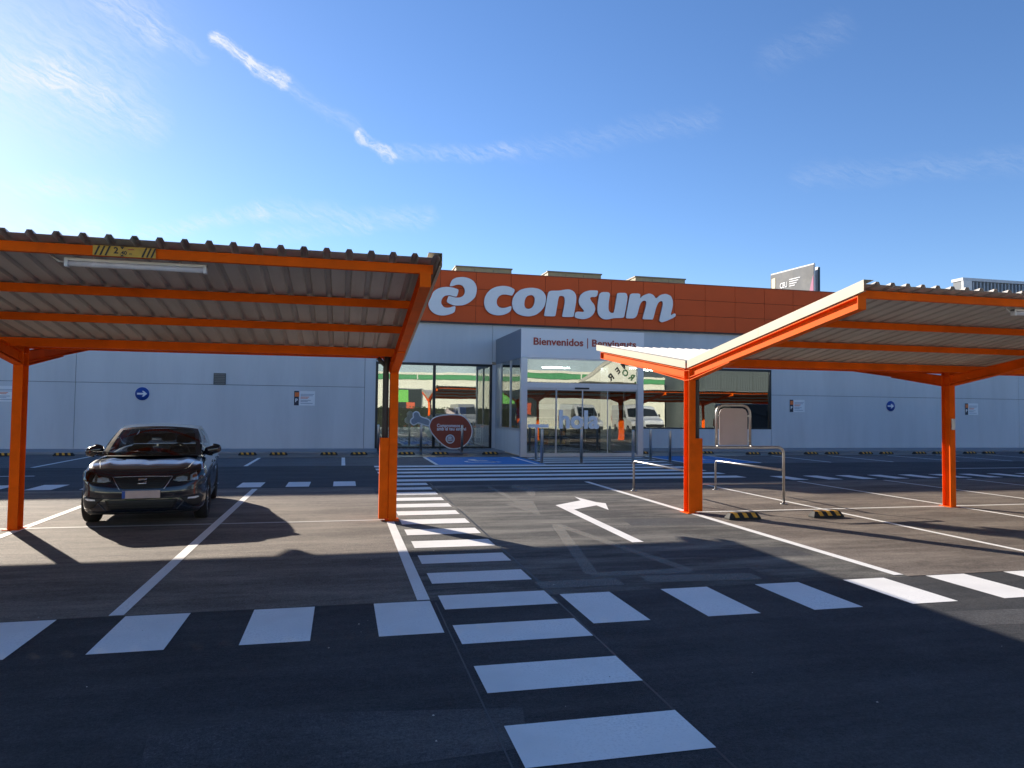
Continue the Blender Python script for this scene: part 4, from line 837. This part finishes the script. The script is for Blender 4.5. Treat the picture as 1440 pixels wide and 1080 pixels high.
def car_body():
    b = MB(); nlev = 22; npt = len(OL); V = {}
    vs = []
    def put(p): vs.append(p); return len(vs)-1
    for i, (x, y, nx, ny) in enumerate(OL):
        zt, zb = hood_s(y), table(ZB, y)
        for l in range(nlev+1):
            t = l/nlev; ins = side_inset(t, ny, y); z = zb+(zt-zb)*t
            X, Y_ = max(0, x-nx*ins), y-ny*ins
            if i in (0, npt-1): X = 0
            for s in (1, -1):
                if i in (0, npt-1) and s < 0: V[(i, l, -1)] = V[(i, l, 1)]; continue
                V[(i, l, s)] = put((s*X, Y_, z))
    fs = []
    for s in (1, -1):
        for i in range(npt-1):
            for l in range(nlev): fs.append((V[(i, l, s)], V[(i+1, l, s)], V[(i+1, l+1, s)], V[(i, l+1, s)]))
    # top: rows between mirrored shoulder points
    nc = 28; rows = []
    for i in range(npt):
        if i in (0, npt-1): rows.append([V[(i, nlev, 1)]]*(nc+1)); continue
        xr, yr, zr = vs[V[(i, nlev, 1)]]; r = []
        zc = max(hood_c(yr), zr)
        for c in range(nc+1):
            u = -1+2*c/nc
            if c == 0: r.append(V[(i, nlev, -1)]); continue
            if c == nc: r.append(V[(i, nlev, 1)]); continue
            z = zc-(zc-zr)*abs(u)**2.6
            if yr < 1.3: z += .014*math.exp(-((abs(u)-.70)/.10)**2)*min(1, max(0, yr-.2)/.4)-.006*math.exp(-((u)/.07)**2)*min(1, max(0, yr-.2)/.4)
            r.append(put((u*xr, yr-(0.05*(1-u*u) if yr < .2 else 0)*0, z)))
        rows.append(r)
    for a, c in zip(rows, rows[1:]):
        for k in range(nc): fs.append((a[k], a[k+1], c[k+1], c[k]))
    for i in range(npt-1): fs.append((V[(i, 0, -1)], V[(i+1, 0, -1)], V[(i+1, 0, 1)], V[(i, 0, 1)]))
    fs = [tuple(dict.fromkeys(f)) for f in fs]; fs = [f for f in fs if len(f) > 2]
    b.add(vs, fs, True); return b
car = thing('parked_car', (-2.885, 11.62, 0), 'black hatchback car parked nose out in the left bay by the orange post', 'car', rz=radians(6.5))
car['_o'] = (0., 0., 0.)
bb_ = car_body(); me = bb_.mesh('body_tmp', [M_PAINT, M_TRIM]); tmp = bpy.data.objects.new('body_tmp', me); COL.objects.link(tmp)
AX = (.86, 3.49)
for ay in AX:
    for s in (-1, 1):
        c = MB(); c.lathe([(0, -.16), (.352, -.16), (.352, .16), (0, .16)], (s*.86, ay, .325), 'x', 40)
        cm = c.mesh('cut', M_TRIM); co_ = bpy.data.objects.new('cut', cm); COL.objects.link(co_)
        k = tmp.modifiers.new('b', 'BOOLEAN'); k.operation = 'DIFFERENCE'; k.object = co_; k.solver = 'EXACT'; k.material_mode = 'TRANSFER'
bpy.context.view_layer.update()
bm_ = bpy.data.meshes.new_from_object(tmp.evaluated_get(bpy.context.evaluated_depsgraph_get()))
for o in [o for o in COL.objects if o.name.startswith('cut')]: bpy.data.objects.remove(o)
bpy.data.objects.remove(tmp)
bm_.name = 'body'; body = bpy.data.objects.new('body', bm_); COL.objects.link(body); body.parent = car
bvh = BVHTree.FromPolygons([v.co.copy() for v in bm_.vertices], [tuple(p.vertices) for p in bm_.polygons])
def proj(nm, pts, m, par, axis='y', off=.006, n=10, th=.008, sgn_=1, smooth=True, edge=None):
    """polygon given in the front (x,z) or side (y,z) view, laid on the body surface with thickness"""
    bm = bmesh.new(); vs = [bm.verts.new((a, 0, c)) for a, c in pts]; bm.faces.new(vs)
    xs = [a for a, c in pts]; zs_ = [c for a, c in pts]
    for k in range(1, n):
        x = lerp(min(xs), max(xs), k/n); bmesh.ops.bisect_plane(bm, geom=bm.verts[:]+bm.edges[:]+bm.faces[:], plane_co=(x, 0, 0), plane_no=(1, 0, 0))
    nn = max(3, n//2)
    for k in range(1, nn):
        z = lerp(min(zs_), max(zs_), k/nn); bmesh.ops.bisect_plane(bm, geom=bm.verts[:]+bm.edges[:]+bm.faces[:], plane_co=(0, 0, z), plane_no=(0, 0, 1))
    bmesh.ops.triangulate(bm, faces=bm.faces[:]) if False else None
    for v in bm.verts:
        a, c = v.co.x, v.co.z
        if axis == 'y': o_, d_ = Vector((a, -1, c)), Vector((0, 1, 0))
        elif axis == 'z': o_, d_ = Vector((a, c, 3)), Vector((0, 0, -1))
        else: o_, d_ = Vector((sgn_*2, a, c)), Vector((-sgn_, 0, 0))
        h = bvh.ray_cast(o_, d_)
        if h[0] is None: v.co = o_+d_*1.2
        else: v.co = h[0]+(h[1] if h[1].dot(d_) < 0 else -h[1])*off
    me = bpy.data.meshes.new(nm); bm.to_mesh(me); bm.free(); me.materials.append(m)
    for p in me.polygons: p.use_smooth = smooth
    o = bpy.data.objects.new(nm, me); COL.objects.link(o); o.parent = par
    k = o.modifiers.new('solid', 'SOLIDIFY'); k.thickness = th; k.offset = 0
    return o
def strip(nm, path, w, m, par, axis='y', off=.012, sgn_=1, n=4):
    """narrow raised strip along a path on the body"""
    P = []
    for (a, c), (e, f) in zip(path, path[1:]):
        for k in range(n): P.append((lerp(a, e, k/n), lerp(c, f, k/n)))
    P.append(path[-1]); Q = []
    for a, c in P:
        if axis == 'y': o_, d_ = Vector((a, -1, c)), Vector((0, 1, 0))
        elif axis == 'z': o_, d_ = Vector((a, c, 3)), Vector((0, 0, -1))
        else: o_, d_ = Vector((sgn_*2, a, c)), Vector((-sgn_, 0, 0))
        h = bvh.ray_cast(o_, d_)
        if h[0] is not None: Q.append(h[0]+(h[1] if h[1].dot(d_) < 0 else -h[1])*off)
    b = MB(); b.tube(Q, w, 6); return b.build(nm, m, par)
for s in (-1, 1):
    L = [(.405, .655), (.44, .70), (.55, .728), (.70, .775), (.805, .80), (.855, .775), (.86, .70), (.80, .655), (.66, .632), (.50, .628)]
    hl = proj('headlight', [(s*a, c) for a, c in L], M_TRIM, car, off=.004, n=14)
    proj('reflector', [(s*a, c) for a, c in ((.45, .655), (.47, .70), (.56, .715), (.62, .70), (.62, .65), (.52, .638))], M_REFL, hl, off=.010)
    proj('reflector', [(s*a, c) for a, c in ((.66, .655), (.66, .725), (.73, .76), (.80, .76), (.815, .69), (.76, .66))], M_REFL, hl, off=.010)
    proj('indicator', [(s*a, c) for a, c in ((.69, .68), (.69, .72), (.735, .735), (.75, .70))], M_AMB, hl, off=.015, n=4)
    strip('running_light', [(s*.42, .665), (s*.52, .637), (s*.66, .642), (s*.79, .665), (s*.85, .715)], .006, M_REFL, hl, off=.014)
    proj('lens', [(s*a, c) for a, c in L], M_LENS, hl, off=.022, n=14, th=.003)
    fl = proj('fog_lamp_housing', [(s*a, c) for a, c in ((.52, .42), (.80, .45), (.845, .40), (.80, .28), (.70, .27))], M_TRIM, car, off=.003, n=10)
    proj('fog_lamp', [(s*a, c) for a, c in ((.63, .390), (.64, .410), (.77, .418), (.785, .402), (.74, .385))], M_REFL, fl, off=.010, n=8)
    strip('bumper_crease', [(s*.46, .22), (s*.56, .33), (s*.60, .37)], .008, M_PAINT, car, off=.006)
    strip('hood_shut_line', [(s*.40, .16), (s*.62, .30), (s*.70, .70), (s*.70, 1.12)], .003, M_TRIM, car, axis='z', off=.001)
    for ya in (1.28, 2.42, 3.45): strip('door_gap', [(ya, .24), (ya, .91)], .0035, M_TRIM, car, axis='x', off=.0005, sgn_=s)
    strip('sill_strip', [(1.25, .25), (3.1, .26)], .014, M_TRIM, car, axis='x', off=.004, sgn_=s)
    strip('side_crease', [(1.3, .74), (3.9, .80)], .004, M_PAINT, car, axis='x', off=.004, sgn_=s)
    for ya in (2.15, 3.2): 
        o = strip('door_handle', [(ya, .80), (ya+.17, .81)], .014, M_PAINT, car, axis='x', off=.022, sgn_=s)
gr = proj('grille', [(-.40, .705), (.40, .705), (.27, .555), (-.27, .555)], M_TRIM, car, off=.005, n=16)
for k in range(5):
    z = .58+.026*k; w = .28+.026*k*.8; strip('grille_bar', [(-w, z), (w, z)], .004, M_BLACKF, gr, off=.012, n=8)
strip('grille_surround', [(-.30, .54), (-.415, .712), (0, .717), (.415, .712), (.30, .54)], .0055, M_CHR, gr, off=.010, n=10)
# badge: two slanted bars that read as an S
lg = thing('badge', (0, 0, 0)); lg.parent = gr
sd_ = proj('badge_bar', [(-.058, .658), (-.050, .684), (.062, .684), (.050, .664), (.0, .664)], M_CHR, gr, off=.026, n=3); proj('badge_bar', [(-.062, .610), (-.050, .630), (.0, .630), (.058, .650), (.058, .610)], M_CHR, gr, off=.028, n=3)
bpy.data.objects.remove(lg)
plt = MB(); plt.box(-.26, .26, -.040, -.026, .425, .535).build('number_plate', mat('number_plate_pale', (.55, .42, .40), .4, var=.1, scale=8), car, bevel=.003)
MB().box(-.262, -.215, -.043, -.039, .426, .534).build('plate_band', mat('plate_blue', (.02, .08, .35), .4), plt) if False else MB().box(-.26, -.218, -.043, -.0405, .427, .533).build('plate_band', mat('plate_blue', (.02, .08, .35), .4), car)
low = proj('lower_intake', [(-.50, .40), (.50, .40), (.44, .27), (-.44, .27)], M_TRIM, car, off=.004, n=14)
for k in range(3): strip('intake_bar', [(-.46, .295+.035*k), (.46, .295+.035*k)], .004, M_BLACKF, low, off=.010, n=8)
proj('bumper_lip', [(-.76, .235), (.76, .235), (.72, .205), (-.72, .205)], M_TRIM, car, off=.012, n=16)
# cabin
def apil(t): return Vector((lerp(.755, .625, t), lerp(1.10, 1.98, t)+.05*sin(pi*t)*0, lerp(.965, 1.365, t)+.05*sin(pi*t)*.5))
def belt(y): return Vector((table([(1.1, .755), (1.5, .795), (2.4, .80), (3.4, .765), (3.95, .68)], y), y, table([(1.1, .965), (1.6, .975), (2.6, .985), (3.5, 1.01), (3.95, 1.03)], y)))
def rail(y): return Vector((table([(1.98, .625), (2.5, .645), (3.2, .62), (3.72, .56)], y), y, table([(1.98, 1.365), (2.5, 1.405), (3.1, 1.385), (3.72, 1.30)], y)))
def ws(u, v):      # u 0..1 across, v 0..1 up
    p = apil(v); q = 2*u-1; return (p.x*q, p.y-(.20-.06*v)*(1-q*q), p.z+.035*v*(1-q*q)+.01*(1-q*q))
def roof(u, v):
    y = lerp(1.98, 3.72, v); p = rail(y); q = 2*u-1; bow = lerp(.14, -.10, v)
    return (p.x*q, y-bow*(1-q*q), p.z+.045*(1-q*q)*(1-.4*v))
def rear(u, v):
    a, c = rail(3.72), belt(3.95)+Vector((0, .13, 0)); p = a.lerp(c, v); q = 2*u-1
    return (p.x*q, p.y+.10*(1-q*q), p.z+.03*(1-v)*(1-q*q)*.6/1)
def sidef(s):
    def f(u, v):   # u along, v up from belt to rail
        yb = lerp(1.10, 3.98, u); yt = lerp(1.98, 3.72, u)
        a = belt(yb)+(Vector((0, .1, 0)) if yb > 3.9 else Vector()); c = rail(yt)
        p = a.lerp(c, v); return (s*(p.x+.035*sin(pi*v)), p.y, p.z)
    return f
inx = lambda u: .045 < u < .955
MB().grid(ws, 40, 12, lambda u, v: not (inx(u) and .03 < v < .95)).build('windscreen_frame', M_PAINT, car)
MB().grid(ws, 40, 12, lambda u, v: inx(u) and .03 < v < .95).build('windscreen', M_CGL, car)
MB().grid(roof, 24, 16).build('roof', M_PAINT, car)
MB().grid(rear, 24, 10, lambda u, v: not (inx(u) and v > .08)).build('rear_frame', M_PAINT, car)
MB().grid(rear, 24, 10, lambda u, v: inx(u) and v > .08).build('rear_window', M_CGL, car)
win = lambda u, v: (.10 < u < .46 or .50 < u < .80) and .09 < v < .90
for s in (-1, 1):
    f = sidef(s)
    MB().grid(f, 50, 11, lambda u, v: not win(u, v)).build('side_frame', M_PAINT, car)
    for lo, hi in ((.10, .46), (.50, .80)): MB().grid(f, 50, 11, lambda u, v, lo=lo, hi=hi: lo < u < hi and .09 < v < .90).build('side_window', M_CGL, car)
    m = MB(); X = s*.915   # door mirror
    def mir(a, c): 
        ph = a*2*pi; th = c*pi
        sg = lambda v, e: math.copysign(abs(v)**e, v)
        return (X+s*.140*sg(sin(th)*cos(ph), .8), 1.42+.085*(sin(th)*sin(ph) if sin(ph) < 0 else .5*sin(th)*sin(ph)), 1.035+.080*sg(cos(th), .75)+.02*cos(ph)*s)
    mo = MB().grid(mir, 20, 10).build('door_mirror', M_PAINT, car); b = MB(); b.tube([(s*.78, 1.43, .975), (s*.86, 1.42, .985)], .022, 8); b.build('mirror_arm', M_TRIM, mo)
for y, x in ((1.13, 0.16), (1.16, -.38)):
    b = MB(); b.tube([(x, .96, 1.005), (x-.28, 1.0, 1.03), (x-.50, 1.08, 1.03)], .008, 6); b.build('wiper', M_TRIM, car)
MB().grid(lambda u, v: (lerp(-.70, .70, u), lerp(.86, 1.16, v)+.0+.14*(abs(2*u-1)**2), lerp(.972, .975, v)), 16, 3).build('cowl', M_TRIM, car)
# interior
b = MB(); b.grid(lambda u, v: (lerp(-.68, .68, u), lerp(1.10, 1.65, v), .955+.05*sin(pi*v)), 10, 6); b.box(-.68, .68, 1.6, 1.68, .55, .98); b.build('dashboard', M_CINT, car)
b = MB(); b.tube([(.34+.18*cos(a*pi/10), 1.72+.05*sin(a*pi/10), .95+.17*sin(a*pi/10)) for a in range(20)], .014, 6, closed=True); b.build('steering_wheel', mat('wheel_grey', (.14, .14, .14), .4), car)
for x, y in ((.36, 2.35), (-.36, 2.35), (.42, 3.25), (-.42, 3.25), (0, 3.3)):
    b = MB(); b.box(x-.22, x+.22, y, y+.12, .45, 1.05); b.box(x-.22, x+.22, y-.45, y, .35, .5); st_ = b.build('car_seat', M_CINT, car, bevel=.05)
    b = MB(); b.box(x-.13, x+.13, y+.03, y+.12, 1.10, 1.25); b.build('headrest', M_CINT, st_, bevel=.04)
b = MB(); b.box(-.12, .12, 1.86, 1.88, 1.22, 1.28); b.build('rear_view_mirror', M_TRIM, car, bevel=.01)
b = MB(); b.tube([(0, .15, 1.36), (0, .12, 1.42)], .004, 5)
# wheels
for ay in AX:
    for s in (-1, 1):
        w = thing('wheel', (s*.80, ay, .318)); w.parent = car; w['_o'] = (0, 0, 0)
        if ay < 1: w.rotation_euler = (0, 0, radians(-3))
        b = MB(); b.lathe([(.205, -.09), (.27, -.105), (.300, -.10), (.316, -.082), (.318, 0), (.316, .082), (.300, .10), (.27, .105), (.205, .09), (.205, -.09)], axis='x', n=48); b.build('tyre', M_TYRE, w)
        for q in range(5): b = MB(); b.lathe([(.3186, -.066+.033*q-.004), (.3186, -.066+.033*q+.004)], axis='x', n=48); b.build('tread_groove', M_BLACKF, w) if False else None
        b = MB(); b.lathe([(0, s*.05), (.055, s*.055), (.06, s*.02), (.18, s*.0), (.20, s*.06), (.212, s*.085), (.212, -s*.08), (.19, -s*.08)], axis='x', n=40)
        for q in range(10):
            a = q*pi/5+(.10 if q % 2 else -.10)*1.6
            b.tube([(s*.05, .05*cos(a), .05*sin(a)), (s*.075, .20*cos(a), .20*sin(a))], .014, 6)
        b.build('rim', M_RIM, w)

# ------------------------------------------------------------------ other vehicles (seen mirrored in the shop windows)
def make_van(x, y, rz, col, label, L=5.4, H=2.45):
    v = thing('parked_van', (x, y, 0), label, 'van', rz=rz); v['_o'] = (0., 0., 0.)
    mp_ = mat('van_paint_%d' % int(col[0]*999), col, .3, var=.04, coat=.6)
    prof = [(0, .35), (0, .78), (.10, .98), (.85, 1.18), (1.05, 1.30), (1.75, 2.12), (2.05, H-.05), (2.4, H), (L-.1, H), (L, H-.15), (L, .35)]
    b = MB(); n = len(prof)
    def wz(z): return .98 if z < 1.3 else .98-.10*(z-1.3)/(H-1.3)
    vs = [(s*wz(z), a, z) for s in (-1, 1) for a, z in prof]
    b.add(vs, [(i, (i+1) % n, n+(i+1) % n, n+i) for i in range(n)]+[tuple(range(n)), tuple(range(2*n-1, n-1, -1))]); b.build('body', mp_, v, bevel=.05)
    g = glass('van_glass', .3, (.12, .14, .14)); gd = mat('van_window_dark', (.02, .025, .03), .08)
    b = MB(); b.add([(-.84, 1.10, 1.37), (.84, 1.10, 1.37), (.76, 1.72, 2.10), (-.76, 1.72, 2.10)], [(0, 1, 2, 3)]); o = b.build('windscreen', gd, v); o.location = (0, -.03, .03)
    for s in (-1, 1):
        b = MB(); b.add([(s*.99, 1.35, 1.35), (s*.99, 2.45, 1.35), (s*.94, 2.45, 2.0), (s*.94, 1.80, 2.0)], [(0, 1, 2, 3)]); o = b.build('side_window', gd, v, solid=.02)
        b = MB(); b.box(min(s*.60, s*.9), max(s*.60, s*.9), -.02, .04, .78, .98); b.build('headlight', M_REFL, v, bevel=.02)
        b = MB(); b.box(min(s*1.0, s*1.18), max(s*1.0, s*1.18), 1.25, 1.35, 1.3, 1.6); b.build('door_mirror', M_TRIM, v, bevel=.02)
        b = MB(); b.box(min(s*.8, s*.97), max(s*.8, s*.97), L-.02, L+.02, .9, 1.4); b.build('tail_light', mat('tail_red', (.4, .02, .01), .3), v)
        for a in (.95, L-1.1):
            b = MB(); b.lathe([(0, -.1), (.34, -.1), (.34, .1), (0, .1)], (s*.9, a, .34), 'x', 28); w = b.build('wheel', M_TYRE, v); b = MB(); b.lathe([(0, s*.105), (.2, s*.105), (.2, s*.09)], (s*.9, a, .34), 'x', 20); b.build('rim', M_RIM, w)
    b = MB(); b.box(-.96, .96, -.08, .02, .32, .62); b.build('bumper', M_TRIM, v, bevel=.03)
    return v
make_van(30.6, 19.0, radians(82), (.025, .028, .032), 'dark grey van beyond the right edge, seen mirrored in the right shop window')
make_van(20.5, -2.6, radians(176), (.62, .62, .60), 'white van behind the camera, leftmost of those mirrored in the right window')
make_van(25.2, -3.0, radians(183), (.70, .69, .66), 'white van behind the camera, right of another white van in the reflection')
make_van(30.4, -2.2, radians(178), (.55, .56, .57), 'silver van behind the camera, rightmost of the row mirrored in the right window')
make_van(12.5, -6.5, radians(175), (.20, .21, .22), 'grey van behind the camera, mirrored in the entrance glass')

# ------------------------------------------------------------------ buildings behind the camera (mirrored in the windows)
nb = thing('white_commercial_building', (5, -16, 0), 'long white commercial building with green fascia stripe opposite the supermarket, seen in its windows', 'building')
M_NW = mat('white_render_wall', (.74, .72, .58), .7, var=.05, scale=.6); M_GRN = mat('green_band', (.08, .30, .12), .5)
MB().box(-60, 38, -30, -16, 0, 5.2).build('wall', M_NW, nb); MB().box(-60, 38, -16.3, -15.9, 5.2, 5.75).build('green_band', M_GRN, nb); MB().box(-60, 38, -16.4, -15.85, 5.75, 6.0).build('parapet', M_NW, nb)
MB().box(-60, 30, -34, -22, 6.2, 8.6).build('upper_storey', mat('pale_blue_cladding', (.34, .42, .45), .6, var=.1, scale=.4), nb)
for x in range(-24, 36, 8): MB().box(x, x+.12, -15.88, -15.84, 5.22, 5.95).build('band_joint', M_NW, nb)
for x in (-18, -6, 5.2, 16):
    f = MB().box(x-.1, x+3.4, -15.98, -15.9, 1.3, 4.2).build('window', mat('grey_frame', (.18, .19, .19), .5), nb)
    MB().box(x, x+3.3, -15.9, -15.86, 1.4, 4.1).build('pane', mat('shop_pane', (.04, .05, .05), .1), f)
    MB().box(x+.4, x+1.9, -15.86, -15.83, 2.6, 4.0).build('poster', mat('poster_green', (.18, .55, .10), .5), f); MB().box(x+1.7, x+2.6, -15.86, -15.83, 1.5, 2.6).build('poster', mat('poster_red', (.65, .12, .05), .5), f)
hg = thing('boundary_hedge', (0, -12, 0), 'dark clipped hedge behind the camera, mirrored low in the left shop window', 'hedge')
b = MB()
for k in range(2600):
    x, y, z = random.uniform(-14, 13), random.uniform(-12.7, -12.0), random.uniform(.05, 2.05+.12*sin(k)); a = Vector((random.gauss(0, 1), random.gauss(0, 1), random.gauss(0, 1))).normalized(); c = a.orthogonal().normalized()*.13; d = a.cross(c).normalized()*.10; p = Vector((x, y, z))
    b.add([p-c, p-d, p+c, p+d], [(0, 1, 2, 3)])
tag(b.build('foliage', mat('hedge_leaf', (.035, .06, .02), .6, var=.4, scale=7), hg), kind='stuff')
MB().box(-14, 13, -12.6, -12.1, 0, 1.95).build('inner_growth', mat('hedge_inner', (.012, .016, .008), .9), hg)
gb = thing('ribbed_warehouse', (39, -8, 0), 'grey ribbed metal warehouse behind the camera at right, mirrored in the right shop window', 'warehouse')
M_RIB = mat('ribbed_grey_metal', (.095, .110, .108), .5, var=.06, scale=.5)
MB().box(39.0, 75, -26, -8.1, 0, 9.0).build('wall', M_RIB, gb)
for k in range(18): 
    b = MB(); b.box(39.0+2*k, 40.9+2*k, -8.1, -8.04, .2, 8.9); [b.box(39.1+2*k+.3*q, 39.2+2*k+.3*q, -8.04, -7.99, .2, 8.9) for q in range(6)]; b.build('ribbed_panel', M_RIB, gb)
lz = thing('lozenge_sign_building', (27.5, -15, 0), 'white gable board with large diagonal lettering on the building behind the camera', 'sign board')
MB().prism([(24.2, 4.9), (31.5, 4.9), (31.5, 7.9), (28.4, 7.9)], 'y', -15.6, -15.45).build('gable_board', M_NW, lz)
MB().prism([(24.0, 4.85), (28.4, 7.9), (28.1, 8.15), (23.6, 4.95)], 'y', -15.6, -15.35).build('gable_edge', mat('gable_edge', (.5, .47, .38), .6), lz)
for s_, x, z, a, m_, sz in (('M', 29.2, 6.75, -42, M_BLK, 1.0), ('E', 28.3, 6.05, -42, M_BLK, 1.0), ('R', 27.5, 5.4, -42, M_BLK, 1.0), ('E', 30.1, 4.75, 35, mat('print_dark_green', (.05, .12, .05), .5), .8), ('R', 29.5, 5.15, 35, None, .8), ('O', 28.9, 5.5, 35, None, .8)):
    o = text('lettering', s_, sz, m_ or MATS['print_dark_green'], lz, (x, -15.43, z), rot=(pi/2, radians(-a)*-1, pi), ext=.01, off=.03)
    o.rotation_euler = (Matrix.Rotation(pi, 4, 'Z') @ Matrix.Rotation(pi/2, 4, 'X') @ Matrix.Rotation(radians(a), 4, 'Z')).to_euler()
car.scale = (.975, 1, 1.04)
for o in COL.objects:
    if '_o' in o: del o['_o']
